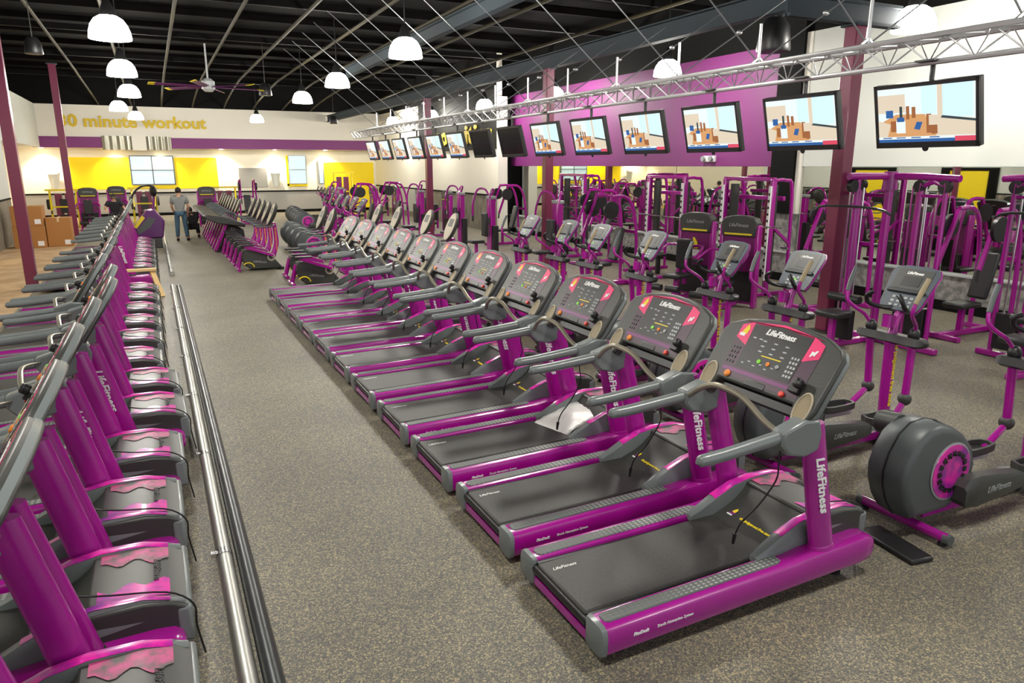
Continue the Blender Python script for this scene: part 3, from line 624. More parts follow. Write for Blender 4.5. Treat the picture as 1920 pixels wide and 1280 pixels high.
# ------------------------------------------------------------------ strength machines (front faces -x)
def make_stack():
    t = empty('weight_stack_machine')
    MB().box(0.0, 0.14, -0.36, -0.29, 0.0, 1.42).build('tower_post', 'magenta', t, bevel=0.02)
    MB().box(0.0, 0.14, 0.29, 0.36, 0.0, 1.42).build('tower_post', 'magenta', t, bevel=0.02)
    MB().box(0.02, 0.12, -0.29, 0.29, 0.06, 1.25).build('tower_panel', 'violet_panel', t)
    MB().box(0.015, 0.16, -0.29, 0.29, 0.10, 0.62).build('weight_plates', 'black', t, bevel=0.006)
    c = []
    for x in (-0.03, 0.17):
        c.append([(x, -0.30, 1.22), (x, 0.30, 1.22), (x, 0.33, 1.45), (x, 0.28, 1.53), (x, 0.12, 1.57), (x, -0.12, 1.57), (x, -0.28, 1.53), (x, -0.33, 1.45)])
    hd = MB().loft(c).build('tower_head', 'dgrey', t, bevel=0.02)
    MB().box(-0.036, -0.028, -0.25, 0.25, 1.245, 1.275).build('yellow_strip', 'yellow', hd)
    text('head_lettering', 'LifeFitness', 0.085, frame((-0.034, 0, 1.41), (0, -1, 0), (0, 0, 1)), 'lgrey', hd, 0.2, 0.001)
    p = MB().box(0.0, 0.018, -0.10, 0.10, 0.78, 0.90).build('instruction_placard', 'white', t)
    MB().prism([(-0.06, 0.92), (0.05, 0.92), (0.03, 1.02), (0.05, 1.12), (0.01, 1.12), (-0.05, 1.03)], 0.0, 0.019, 'x').build('exercise_figure', 'yellow', p)
    MB().bar((-1.05, 0, 0.06), (0.05, 0, 0.06), 0.08, 0.08).bar((-1.0, -0.3, 0.04), (-1.0, 0.3, 0.04), 0.08, 0.07).build('base_frame', 'magenta', t, bevel=0.01)
    MB().bar((-0.62, 0, 0.08), (-0.55, 0, 0.44), 0.08, 0.10, (1, 0, 0)).build('seat_post', 'magenta', t, bevel=0.01)
    MB().box(-0.80, -0.38, -0.17, 0.17, 0.44, 0.52).build('seat_pad', 'pad', t, bevel=0.03, seg=3)
    MB().box(-0.40, -0.31, -0.15, 0.15, 0.58, 1.12).build('back_pad', 'pad', t, bevel=0.03, seg=3)
    MB().bar((-0.30, 0, 0.30), (-0.30, 0, 1.1), 0.06, 0.06, (1, 0, 0)).build('back_post', 'magenta', t)
    for s in (-1, 1):
        MB().tube([(-0.28, s * 0.08, 0.98), (-0.32, s * 0.34, 1.0), (-0.62, s * 0.40, 0.86), (-0.80, s * 0.36, 0.84)], 0.024, 8, 3).build('press_arm', 'magenta', t)
        MB().cyl((-0.72, s * 0.38, 0.845), (-0.88, s * 0.34, 0.84), 0.028, n=8).build('arm_grip', 'black', t)
        MB().cyl((-0.98, s * 0.05, 0.30), (-0.98, s * 0.30, 0.30), 0.06, n=12).build('roller_pad', 'pad', t)
    return t
M['violet_panel'] = mat('dark_magenta_panel', (0.16, 0.008, 0.11), 0.35, 0.0, 0.3)
def make_cable():
    t = empty('cable_station')
    H = 2.22
    tb = MB()
    tb.tube([(0, -0.95, H + 0.02), (0, -0.5, H + 0.04), (0, 0.5, H + 0.04), (0, 0.95, H + 0.02)], 0.045, 12)
    tb.build('top_beam', 'magenta', t)
    MB().tube([(-0.80, 0, H + 0.04), (0.80, 0, H + 0.04)], 0.045, 12).build('cross_beam', 'magenta', t)
    MB().cyl((0, 0, H - 0.14), (0, 0, H + 0.10), 0.10, 0.085, 16).build('hub', 'magenta', t)
    for s in (-1, 1):
        tw = empty('weight_tower'); tw.parent = t
        y = s * 0.62
        for k in (-1, 1):
            MB().tube([(0, y + k * 0.17, 0.04), (0, y + k * 0.17, H - 0.22), (0, y + k * 0.13, H - 0.08), (0, y, H - 0.02)], 0.032, 10, 3).build('tower_post', 'magenta', tw)
            MB().cyl((0.0, y + k * 0.07, 0.12), (0.0, y + k * 0.07, H - 0.15), 0.013, n=8).build('guide_rod', 'chrome', tw)
        MB().tube([(0, y - 0.17, H - 0.2), (0, y + 0.17, H - 0.2)], 0.022, 8).build('tower_brace', 'magenta', tw)
        MB().box(-0.06, 0.06, y - 0.13, y + 0.13, 0.12, 0.58).build('weight_plates', 'black', tw, bevel=0.006)
        MB().cyl((-0.03, y * 1.25, H - 0.08), (0.03, y * 1.25, H - 0.08), 0.085, n=16).build('pulley', 'black', tw)
        MB().cyl((-0.03, y * 0.70, H - 0.08), (0.03, y * 0.70, H - 0.08), 0.075, n=16).build('pulley', 'black', tw)
        x = s * 0.62
        tx = empty('pulldown_tower'); tx.parent = t
        MB().tube([(x, 0.0, 0.04), (x, 0.0, H)], 0.038, 10).build('tower_post', 'magenta', tx)
        for k in (-1, 1): MB().cyl((x, k * 0.10, 0.10), (x, k * 0.10, H - 0.1), 0.012, n=8).build('guide_rod', 'chrome', tx)
        MB().box(x - 0.05, x + 0.05, -0.14, 0.14, 0.10, 0.50).build('weight_plates', 'black', tx, bevel=0.006)
        MB().box(x + s * 0.20 - 0.16, x + s * 0.20 + 0.16, -0.18, 0.18, 0.42, 0.50).build('seat_pad', 'pad', tx, bevel=0.025)
        MB().cyl((x + s * 0.02, -0.24, 0.66), (x + s * 0.02, 0.24, 0.66), 0.055, n=12).build('roller_pad', 'pad', tx)
        MB().bar((x + s * 0.20, 0, 0.04), (x + s * 0.20, 0, 0.42), 0.07, 0.07, (1, 0, 0)).build('seat_post', 'magenta', tx)
        MB().cyl((x * 1.15, -0.03, H - 0.08), (x * 1.15, 0.03, H - 0.08), 0.08, n=16).build('pulley', 'black', tx)
    MB().tube([(0, 0, 0.05), (0, 0, H)], 0.055, 12).build('centre_post', 'magenta', t)
    MB().bar((0, -0.95, 0.04), (0, 0.95, 0.04), 0.09, 0.07).bar((-0.95, 0, 0.04), (0.95, 0, 0.04), 0.09, 0.07).build('base_frame', 'magenta', t, bevel=0.01)
    MB().tube([(-0.70, -0.58, 1.80), (-0.72, -0.38, 1.87), (-0.72, 0.38, 1.87), (-0.70, 0.58, 1.80)], 0.016, 8, 3).build('pulldown_bar', 'dpipe', t)
    MB().cyl((-0.72, 0, 1.87), (-0.70, 0, H - 0.1), 0.005, n=6).build('cable', 'black', t)
    return t
def make_smith():
    t = empty('smith_machine')
    H = 2.15
    for s in (-1, 1):
        y = s * 0.62
        MB().box(-0.05, 0.05, y - 0.04, y + 0.04, 0, H).build('upright', 'magenta', t, bevel=0.012)
        r = MB().box(-0.085, -0.052, y - 0.028, y + 0.028, 0.3, H - 0.12).build('notched_rail', 'white', t)
        n_ = MB()
        for k in range(13): n_.box(-0.092, -0.084, y - 0.018, y + 0.018, 0.42 + 0.12 * k, 0.465 + 0.12 * k)
        n_.build('rail_notches', 'black', r)
        MB().cyl((0.13, y - s * 0.12, 0.35), (0.13, y - s * 0.12, H - 0.10), 0.085, n=14).build('counterweight_tube', 'dgrey', t)
        MB().tube([(0.0, y, H - 0.03), (0.30, y, H - 0.02), (0.48, y, H - 0.25), (0.52, y, 0.05)], 0.032, 8, 4).build('rear_hoop', 'magenta', t)
        MB().bar((-0.65, y, 0.04), (0.60, y, 0.04), 0.08, 0.07).build('base_runner', 'magenta', t, bevel=0.01)
        MB().cyl((0.30, y + s * 0.02, 0.9), (0.30, y + s * 0.18, 0.9), 0.02, n=8).build('plate_horn', 'chrome', t)
        MB().bar((0, y, H * 0.62), (0.5, y, H * 0.45), 0.05, 0.05).build('diagonal_brace', 'magenta', t)
    MB().bar((0, -0.66, H), (0, 0.66, H), 0.07, 0.07).build('top_beam', 'magenta', t, bevel=0.01)
    MB().bar((0.3, -0.62, H - 0.35), (0.3, 0.62, H - 0.35), 0.06, 0.08).build('rear_beam', 'magenta', t, bevel=0.01)
    MB().cyl((-0.12, -1.0, 1.30), (-0.12, 1.0, 1.30), 0.014, n=8).build('lifting_bar', 'chrome', t)
    MB().box(-0.35, 0.0, -0.15, 0.15, 0.40, 0.46).box(-0.2, -0.1, -0.04, 0.04, 0, 0.4).build('bench', 'pad', t, bevel=0.02)
    return t
def make_fly():
    t = empty('chest_fly_machine')
    MB().box(0.0, 0.14, -0.13, 0.13, 0, 1.62).build('tower', 'magenta', t, bevel=0.015)
    MB().box(-0.02, 0.16, -0.15, 0.15, 1.56, 1.64).build('tower_cap', 'lgrey', t, bevel=0.02)
    MB().box(0.02, 0.16, -0.26, -0.10, 0.08, 0.9).build('weight_plates', 'black', t, bevel=0.008)
    for s in (-1, 1):
        MB().tube([(0.05, s * 0.10, 1.66), (0.02, s * 0.28, 1.80), (-0.12, s * 0.44, 1.78), (-0.22, s * 0.50, 1.45), (-0.22, s * 0.52, 1.12)], 0.026, 8, 4).build('swing_arm', 'magenta', t)
        MB().cyl((-0.22, s * 0.52, 1.15), (-0.22, s * 0.53, 0.98), 0.026, n=8).build('arm_grip', 'black', t)
    MB().box(-0.55, -0.18, -0.17, 0.17, 0.46, 0.54).build('seat_pad', 'pad', t, bevel=0.03)
    MB().box(-0.16, -0.07, -0.14, 0.14, 0.62, 1.22).build('back_pad', 'pad', t, bevel=0.03)
    MB().bar((-0.36, 0, 0.05), (-0.36, 0, 0.46), 0.07, 0.07, (1, 0, 0)).build('seat_post', 'magenta', t)
    MB().bar((-0.8, 0, 0.05), (0.15, 0, 0.05), 0.08, 0.08).bar((-0.78, -0.3, 0.04), (-0.78, 0.3, 0.04), 0.08, 0.07).bar((0.1, -0.35, 0.04), (0.1, 0.35, 0.04), 0.08, 0.07).build('base_frame', 'magenta', t, bevel=0.01)
    return t
def make_press():
    t = empty('plate_loaded_press')
    MB().tube([(0.5, -0.28, 0.05), (0.45, -0.28, 1.2), (0.25, -0.28, 1.75), (-0.15, -0.28, 1.80)], 0.035, 8, 4).tube([(0.5, 0.28, 0.05), (0.45, 0.28, 1.2), (0.25, 0.28, 1.75), (-0.15, 0.28, 1.80)], 0.035, 8, 4).build('main_frame', 'magenta', t)
    MB().bar((-0.7, 0, 0.05), (0.55, 0, 0.05), 0.08, 0.08).bar((0.5, -0.35, 0.04), (0.5, 0.35, 0.04), 0.08, 0.07).bar((-0.65, -0.3, 0.04), (-0.65, 0.3, 0.04), 0.08, 0.07).build('base_frame', 'magenta', t, bevel=0.01)
    MB().bar((0.45, -0.28, 1.1), (0.45, 0.28, 1.1), 0.06, 0.06).build('rear_beam', 'magenta', t)
    for s in (-1, 1):
        MB().bar((-0.15, s * 0.28, 1.78), (-0.45, s * 0.30, 1.0), 0.05, 0.05).build('lever_arm', 'magenta', t)
        MB().cyl((-0.20, s * 0.32, 1.55), (-0.20, s * 0.37, 1.55), 0.17, n=20).build('weight_plate', 'black', t)
        MB().cyl((-0.45, s * 0.30, 1.02), (-0.47, s * 0.30, 0.84), 0.025, n=8).build('arm_grip', 'black', t)
    MB().box(-0.45, 0.0, -0.16, 0.16, 0.42, 0.50).build('seat_pad', 'pad', t, bevel=0.03)
    MB().bar((0.10, 0, 0.52), (0.28, 0, 1.18), 0.28, 0.08, (-1, 0, 0)).build('back_pad', 'pad', t, bevel=0.03)
    MB().bar((-0.2, 0, 0.05), (-0.2, 0, 0.42), 0.07, 0.07, (1, 0, 0)).build('seat_post', 'magenta', t)
    return t

protos = {}
def place(kind, x, y, rz, label, cat, group=None, scale=None):
    mk = {'stack': make_stack, 'cable': make_cable, 'smith': make_smith, 'fly': make_fly, 'press': make_press}[kind]
    if kind not in protos:
        o = mk(); protos[kind] = o; o.location = (x, y, 0); o.rotation_euler.z = rz; tag(o, label, cat, group); index_kids()
    else:
        o = dup(protos[kind], (x, y, 0), rz, label, None)
        o['category'] = cat
        if group: o['group'] = group
        elif 'group' in o: del o['group']
    return o
place('cable', 8.9, 6.65, R(0), 'tall magenta cable tower station right of the plum column, chrome rods', 'cable machine', 'cable tower stations by the mirror')
place('cable', 9.55, 4.62, R(0), 'tall magenta cable tower station cut off at the right edge', 'cable machine', 'cable tower stations by the mirror')
gs = 'weight stack machines behind the ellipticals'
place('stack', 8.95, 9.45, R(20), 'weight stack machine with dark head and yellow strip, right of the close pair', 'strength machine', gs)
place('stack', 8.85, 10.45, R(20), 'weight stack machine with dark head and yellow strip, left of the close pair', 'strength machine', gs)
place('smith', 10.2, 10.6, R(0), 'magenta smith machine with notched white rails standing before the black pilaster', 'smith machine', 'smith machines by the mirror wall')
place('smith', 10.3, 13.2, R(0), 'magenta smith machine with notched white rails, middle of the three', 'smith machine', 'smith machines by the mirror wall')
place('smith', 10.3, 17.3, R(0), 'magenta smith machine with notched white rails, farthest of the three', 'smith machine', 'smith machines by the mirror wall')
pl = [
 ('fly', 8.1, 14.35, 0, 'magenta chest fly machine just right of the middle plum column'),
 ('fly', 7.7, 17.1, 0, 'magenta chest fly machine left of the middle plum column'),
 ('fly', 8.0, 19.9, 0, 'magenta chest fly machine behind the ninth elliptical trainer'),
 ('fly', 7.6, 22.3, 0, 'magenta chest fly machine beside the far plum column'),
 ('fly', 9.4, 26.5, 0, 'magenta chest fly machine before the cream wall, beyond the far column'),
 ('press', 8.2, 12.3, 0, 'magenta plate loaded press left of the weight stack pair'),
 ('press', 9.9, 15.3, 0, 'magenta plate loaded press between two smith machines'),
 ('press', 9.8, 20.3, 0, 'magenta plate loaded press below the dark sign panel'),
 ('press', 7.6, 25.2, 0, 'magenta plate loaded press left of the far plum column'),
 ('press', 10.4, 8.6, 0, 'magenta plate loaded press behind the cable tower, by the mirror ledge'),
 ('press', 10.5, 6.3, 0, 'magenta plate loaded press nearest the mirror ledge at right'),
 ('stack', 9.0, 23.6, 0, 'weight stack machine under the cream wall, left of the smith machines'),
 ('stack', 9.2, 30.2, 0, 'weight stack machine at the far end before the cream wall'),
 ('stack', 7.8, 28.6, 0, 'weight stack machine at the far end, right of the yellow rack'),
 ('fly', 6.0, 26.4, 0, 'magenta chest fly machine nearest the yellow rack'),
 ('press', 6.25, 23.9, 0, 'magenta plate loaded press left of all strength machines'),
]
for k, x, y, rz, lb in pl: place(k, x, y, rz, lb, 'strength machine')

# ------------------------------------------------------------------ room shell
def wbox(name, m, *b, bevel=0): return struct(MB().box(*b).build(name, m, bevel=bevel))
XL, XR, YB, YF = -4.1, 12.0, 40.0, -4.5
wbox('floor', 'floor', -2.3, XR + 0.3, YF, YB + 0.3, -0.05, 0.0)
wbox('floor_bare', 'tanfloor', -5.7, -2.3, YF, YB + 0.3, -0.05, -0.002)
wbox('wall_left', 'wallgrey', XL - 0.2, XL, YF, 28.0, 1.37, 6.4)
wbox('trim_1', 'wainscot', XL - 0.2, XL + 0.02, YF, 28.0, 0.0, 1.35)
wbox('trim_2', 'wallblack', XL - 0.2, XL + 0.035, YF, 28.0, 1.35, 1.40)
wbox('wall_left_recess', 'wallcream', -5.7, -5.5, 28.0, YB, 0, 6.4)
wbox('wall_left_return', 'wallgrey', -5.7, XL, 28.0, 28.15, 0, 6.4)
wbox('trim_3', 'wallgrey', -5.5, -4.3, 28.15, 39.2, 3.2, 5.05)
# back wall
wbox('wall_back', 'wallcream', -5.7, 11.4, YB, YB + 0.2, 0, 3.2)
wbox('wall_back_upper', 'wallwhite', -5.5, 11.2, 39.2, YB + 0.2, 3.18, 5.06)
wbox('wall_back_top', 'wallblack', -5.7, 11.4, 39.25, YB + 0.2, 5.06, 6.4)
wbox('trim_4', 'bandpurple', -4.6, 11.2, 39.14, 39.2, 3.18, 3.67)
wbox('trim_5', 'wainlight', -5.5, 11.2, 39.96, YB, 0, 1.06)
wbox('trim_6', 'wallblack', -5.5, 11.2, 39.94, YB, 1.06, 1.13)
wbox('baseboard_back', 'wallblack', -5.5, 11.2, 39.93, YB, 0, 0.14)
wbox('trim_7', 'wallyellow', -3.42, -0.86, 39.97, YB, 1.44, 2.77)
wbox('trim_8', 'wallyellow', 1.10, 3.05, 39.97, YB, 1.44, 2.77)
wbox('trim_9', 'wallyellow', -3.42, 3.05, 39.965, YB, 1.28, 1.46)
wbox('trim_10', 'wallyellow', 8.36, 11.05, 39.93, YB, 0.0, 2.56)
wbox('trim_11', 'wallyellow', 6.42, 6.52, 39.93, YB, 1.35, 2.9)
wbox('trim_12', 'wallyellow', 6.42, 7.45, 39.93, YB, 1.32, 1.46)
def window(n_, x0, x1, z0, z1, mx, mz):
    w = MB().box(x0, x1, 39.93, 39.95, z0, z1).build('window_%d' % n_, 'winlight'); struct(w)
    f = MB(); th = 0.035
    f.box(x0 - th, x1 + th, 39.90, 39.96, z1, z1 + th).box(x0 - th, x1 + th, 39.90, 39.96, z0 - th, z0).box(x0 - th, x0, 39.90, 39.96, z0, z1).box(x1, x1 + th, 39.90, 39.96, z0, z1)
    if mx: f.box((x0 + x1) / 2 - 0.02, (x0 + x1) / 2 + 0.02, 39.90, 39.94, z0, z1)
    if mz: f.box(x0, x1, 39.90, 39.94, (z0 + z1) / 2 - 0.02, (z0 + z1) / 2 + 0.02)
    f.build('window_frame', 'dgrey' if n_ == 1 else 'lgrey', w)
window(1, -0.80, 1.04, 1.52, 2.82, True, True)
window(2, 6.55, 7.40, 1.48, 2.88, False, True)
window(3, 8.10, 8.30, 1.48, 2.66, False, False)
# corrugated metal panels on the band
for k, (a, b_) in enumerate(((-1.85, -0.62), (-0.02, 1.05))):
    pr = []
    n_ = 20
    for i in range(n_ + 1):
        pr.append((a + (b_ - a) * i / n_, 39.06 + 0.04 * math.cos(i * PI / 2.5)))
    pr += [(b_, 39.14), (a, 39.14)]
    tag(MB().prism(pr, 3.10, 3.72, 'z').build('corrugated_panel', 'corrugated'), 'corrugated metal panel on the purple band, %s of the white block' % ('left' if k == 0 else 'right'), 'wall panel')
wbox('trim_13', 'wallwhite', -0.62, -0.02, 39.02, 39.2, 3.08, 3.74)
# slab lettering on the wall
t30 = text('wall_lettering', '30 minute workout', 0.74, frame((-0.42, 39.17, 4.34), (1, 0, 0), (0, 0, 1)), mat('mustard_wall_lettering', (0.70, 0.50, 0.02), 0.6), None, 0, 0.022, 0.02, 1.0)
d = t30.dimensions; bpy.context.view_layer.update(); w_ = t30.dimensions.x
k_ = 6.15 / max(w_, 0.1)
t30.data.transform(Matrix.Translation((-0.42, 0, 0)) @ Matrix.Diagonal((k_, 1, 1, 1)) @ Matrix.Translation((0.42, 0, 0)))
tag(t30, 'mustard yellow lettering reading 30 minute workout on the white back wall', 'wall lettering')
# right side far wall
wbox('wall_right_far', 'wallcream', 11.2, 11.4, 24.1, YB + 0.2, 0, 6.4)
wbox('trim_14', 'wainscot', 11.17, 11.2, 24.12, 39.9, 0, 1.30)
wbox('trim_15', 'wallblack', 11.15, 11.2, 24.12, 39.9, 1.30, 1.36)
wbox('trim_16', 'fabricsil', 11.12, 11.2, 33.2, 39.9, 0.25, 1.30)
wbox('trim_17', 'signblack', 11.14, 11.2, 24.12, 32.4, 2.97, 5.0)
wbox('wall_right_far_top', 'wallblack', 11.13, 11.2, 24.12, YB, 5.0, 6.4)
wbox('trim_18', 'wallwhite', 11.2, 11.56, 24.0, 24.1, 0, 4.75)
wbox('trim_19', 'wallblack', 11.56, 12.1, 24.5, 24.85, 0, 6.4)
sg = text('wall_lettering', '. no critics', 0.98, frame((11.12, 27.8, 3.52), (0, -1, 0), (0, 0, 1)), 'yellow', None, 0, 0.03, 0.015)
bpy.context.view_layer.update(); k_ = 6.8 / max(sg.dimensions.y, 0.1)
sg.data.transform(Matrix.Translation((0, 27.8, 0)) @ Matrix.Diagonal((1, k_, 1, 1)) @ Matrix.Translation((0, -27.8, 0)))
tag(sg, 'bright yellow lettering ending in no critics on the dark sign panel', 'wall lettering')
# mirror wall
wbox('wall_right', 'wallgrey', XR + 0.02, XR + 0.3, YF, 25.0, 0, 2.38)
wbox('wall_right_purple', 'wallpurple', XR - 0.04, XR + 0.3, 11.70, 24.5, 2.38, 4.82)
wbox('wall_right_white', 'wallgrey', XR - 0.04, XR + 0.3, YF, 11.05, 2.38, 4.95)
wbox('wall_right_top', 'wallblack', XR - 0.02, XR + 0.3, YF, 25.0, 4.82, 6.4)
wbox('trim_20', 'wallblack', XR - 0.12, XR + 0.1, 11.12, 11.75, 1.42, 5.6)
wbox('trim_21', 'wallwhite', XR - 0.06, XR + 0.1, 10.98, 11.12, 1.42, 4.95)
wbox('trim_22', 'plinthstone', XR - 0.10, XR + 0.1, YF, 24.5, 0.17, 0.60)
wbox('baseboard_right', 'wallblack', XR - 0.12, XR + 0.1, YF, 24.5, 0.0, 0.17)
wbox('trim_23', 'fabricsil', XR - 0.14, XR, YF, 24.5, 0.60, 0.63)
wbox('trim_24', 'plinthstone', XR - 0.04, XR + 0.1, 11.0, 11.75, 0.63, 1.42)
mr = MB()
for i, (a, b_) in enumerate([(YF, 1.5), (1.52, 4.6), (4.62, 7.8), (7.82, 10.96), (11.77, 15.0), (15.02, 18.2), (18.22, 21.4), (21.42, 24.48)]):
    tag(MB().box(XR - 0.012, XR, a, b_, 0.635, 2.375).build('mirror_pane', 'mirror'), 'tall wall mirror pane in the mirror wall, %s' % (['out of frame at right', 'nearest pane seen, at the right edge', 'behind the cut-off cable tower', 'just right of the black pilaster', 'just left of the black pilaster', 'second left of the black pilaster', 'third left of the black pilaster', 'farthest pane below the purple wall'][i]), 'mirror', 'wall mirror panes')
# far-left doors seen in the mirror
for i, (a, b_) in enumerate(((16.9, 18.4), (21.1, 22.7))):
    dr = MB().box(XL - 0.01, XL + 0.05, a, b_, 0, 2.20).build('door_%d' % (i + 1), 'wallyellow'); struct(dr)
    MB().box(XL, XL + 0.08, a - 0.35, a, 0, 2.32).box(XL, XL + 0.08, b_, b_ + 0.35, 0, 2.32).box(XL, XL + 0.08, a, b_, 2.20, 2.32).build('door_frame', 'wallblack', dr)
    MB().box(XL + 0.05, XL + 0.09, b_ - 0.14, b_ - 0.08, 0.95, 1.15).build('door_handle', 'steel', dr)
# ceiling
wbox('ceiling', 'ceil', -5.7, XR + 0.3, YF, YB + 0.2, 6.3, 6.45)
jx = [(-1.90, -1.79), (-0.55, -0.45), (0.79, 0.80), (2.05, 2.14), (3.35, 3.56), (4.70, 4.90), (6.05, 6.3), (7.40, 7.7), (9.9, 9.9), (11.2, 11.1)]
n_ = 25
for a, b_ in jx:
    m_ = MB(); m_.tube([(a, YF, 5.62), (a, 26, 5.52), (a, 31, 5.45), ((a + b_) / 2, 36, 5.28), (b_, 39.3, 5.10)], 0.040, 6, 3)
    struct(m_.build('trim_%d' % n_, 'joist')); n_ += 1
for y in (3, 6.5, 10, 13.5, 17, 22, 27, 33):
    wbox('trim_%d' % n_, 'duct', -5.5, XR, y - 0.05, y + 0.05, 5.66, 5.80); n_ += 1
for k in range(16):
    wbox('trim_%d' % n_, 'joistdark', -5.5, XR, 4 + 2.2 * k, 4.10 + 2.2 * k, 6.15, 6.30); n_ += 1
def ibeam(name, x, y0, y1, z, h=0.32, w=0.18):
    m_ = MB().box(x - w / 2, x + w / 2, y0, y1, z, z + 0.025).box(x - w / 2, x + w / 2, y0, y1, z + h - 0.025, z + h).box(x - 0.012, x + 0.012, y0, y1, z + 0.02, z + h - 0.02)
    return struct(m_.build(name, 'beam'))
ibeam('trim_%d' % n_, 8.5, YF, 39.0, 4.56); n_ += 1
ibeam('trim_%d' % n_, 5.9, YF, 24.0, 5.1, 0.28); n_ += 1
struct(MB().box(7.5, 9.6, 7.30, 7.44, 4.25, 4.29).box(7.5, 9.6, 7.30, 7.44, 4.50, 4.54).box(7.5, 9.6, 7.36, 7.38, 4.25, 4.54).build('trim_%d' % n_, 'beam')); n_ += 1
wbox('trim_%d' % n_, 'duct', -3.9, -2.2, 12.0, 16.0, 4.2, 4.9, bevel=0.05); n_ += 1
# columns
for i, (x, y, h, lb) in enumerate([(8.8, 7.37, 4.25, 'beside the nearer cable tower at right'), (8.42, 15.3, 4.56, 'in the middle of the photo against the purple wall'), (8.4, 23.5, 4.56, 'against the cream wall, farthest on the right'),
                                  (-2.35, 17.05, 5.5, 'at the far left edge over the treadmill handles'), (-2.42, 27.8, 5.5, 'left side, second from the left edge beside the cartons')]):
    c_ = empty('support_column', (x, y, 0), 0, 'plum steel support column ' + lb, 'column')
    MB().box(-0.10, 0.10, -0.10, 0.10, 0.02, h).build('shaft', 'column', c_, bevel=0.012)
    MB().box(-0.16, 0.16, -0.16, 0.16, 0.0, 0.025).build('base_plate', 'dgrey', c_)
    MB().box(-0.14, 0.14, -0.14, 0.14, h - 0.03, h).build('cap_plate', 'beam', c_)

# ------------------------------------------------------------------ pendant lamps
def make_lamp():
    t = empty('pendant_lamp')
    MB().lathe([(0.295, 0.0), (0.295, 0.03), (0.285, 0.11), (0.255, 0.20), (0.20, 0.28), (0.13, 0.325)], n=28).build('glowing_dome', 'lampglow', t)
    MB().lathe([(0.13, 0.325), (0.115, 0.34), (0.085, 0.46), (0.04, 0.56)], n=16).build('ballast_housing', 'black', t)
    MB().cyl((0, 0, 0.55), (0, 0, 1.55), 0.012, n=6).build('suspension_rod', 'black', t)
    return t
lp = make_lamp(); tag(lp, None, 'pendant lamp', 'dome pendant lamps'); index_kids()
LAMPS = [(-0.33, 13.2, 'left row, largest and nearest'), (-0.32, 18.4, 'left row, second from the camera'), (-0.30, 23.8, 'left row, third from the camera'), (-0.76, 29.9, 'left row, fourth, just above the back wall'), (-0.3, 35.2, 'left row, farthest, glaring over the wall lettering'),
         (4.30, 13.1, 'middle row, nearest, high in the centre'), (4.34, 18.6, 'middle row, second from the camera'), (4.43, 23.7, 'middle row, third from the camera'), (4.50, 35.0, 'middle row, farthest, against the white wall'),
         (10.0, 7.4, 'right row, nearest, before the white wall at right'), (10.2, 13.25, 'right row, second, before the purple wall'), (10.7, 19.1, 'right row, third, above the truss'), (10.5, 23.6, 'right row, fourth, above the dark sign panel'), (10.6, 29.2, 'right row, fifth, above the far screens'), (10.4, 33.9, 'right row, farthest'),
         (-0.3, 7.6, 'left row, above the frame'), (-0.3, 2.2, 'left row, overhead near the camera'), (4.3, 7.6, 'middle row, above the frame'), (4.3, 2.0, 'middle row, overhead near the camera'), (10.0, 1.6, 'right row, outside the frame')]
for i, (x, y, lb) in enumerate(LAMPS):
    if i == 0: lp.location = (x, y, 4.26); lp['label'] = 'glowing white dome pendant lamp, ' + lb
    else: dup(lp, (x, y, 4.26), 0, 'glowing white dome pendant lamp, ' + lb)
# soffit downlights
for i, x in enumerate((-4.3, -1.4, 0.53, 3.28, 5.84, 8.41)):
    o = MB().lathe([(0.09, 0), (0.09, 0.012)], n=16).build('recessed_downlight', 'canglow', loc=(x, 39.55, 3.165))
    tag(o, 'small recessed downlight under the back wall soffit, %s from the left' % ['first', 'second', 'third', 'fourth', 'fifth', 'sixth'][i], 'downlight', 'soffit downlights')
    ld = bpy.data.lights.new('downlight_beam', 'SPOT'); ld.energy = 190; ld.spot_size = R(120); ld.spot_blend = 0.7; ld.shadow_soft_size = 0.06; ld.color = (1.0, 0.86, 0.66)
    lo = bpy.data.objects.new('downlight_beam', ld); lo.location = (x, 39.6, 3.14); COL.objects.link(lo)
# ------------------------------------------------------------------ truss, hangers, screens
XT = 6.2
tr = empty('lighting_truss', (XT, 0, 3.27), 0, 'long silver triangular truss carrying the row of hanging screens', 'truss')
Y0, Y1 = 2.2, 24.6
for dx, dz in ((-0.13, 0.20), (0.13, 0.20), (0.0, 0.0)):
    MB().cyl((dx, Y0, dz), (dx, Y1, dz), 0.024, n=8).build('chord', 'truss', tr)
for (a, b_) in (((-0.13, 0.2), (0, 0)), ((0.13, 0.2), (0, 0)), ((-0.13, 0.2), (0.13, 0.2))):
    pts = []; k = 0; y = Y0
    while y <= Y1 + 0.01:
        p = a if k % 2 == 0 else b_; pts.append((p[0], y, p[1])); y += 0.20; k += 1
    MB().tube(pts, 0.009, 5).build('zigzag_web', 'truss', tr)
def make_hanger():
    t = empty('truss_hanger')
    MB().cyl((0, 0, 0.0), (0, 0, 0.44), 0.016, n=8).bar((-0.13, 0, 0.0), (0.0, 0, 0.09), 0.02, 0.02).bar((0.13, 0, 0.0), (0, 0, 0.09), 0.02, 0.02).build('upright_rod', 'truss', t)
    MB().cyl((0.0, 0, 0.03), (-2.55, 0.0, 2.05), 0.008, n=6).build('brace_cable', 'cable', t)
    MB().cyl((0.0, 0, 0.03), (1.9, 0.0, 1.20), 0.008, n=6).build('brace_cable', 'cable', t)
    MB().ell((0.97, 0, 0.63), (0.05, 0.025, 0.03), 8, 5).build('turnbuckle', 'truss', t)
    return t
hg = make_hanger(); tag(hg, None, 'suspension hanger', 'hangers holding the truss'); index_kids()
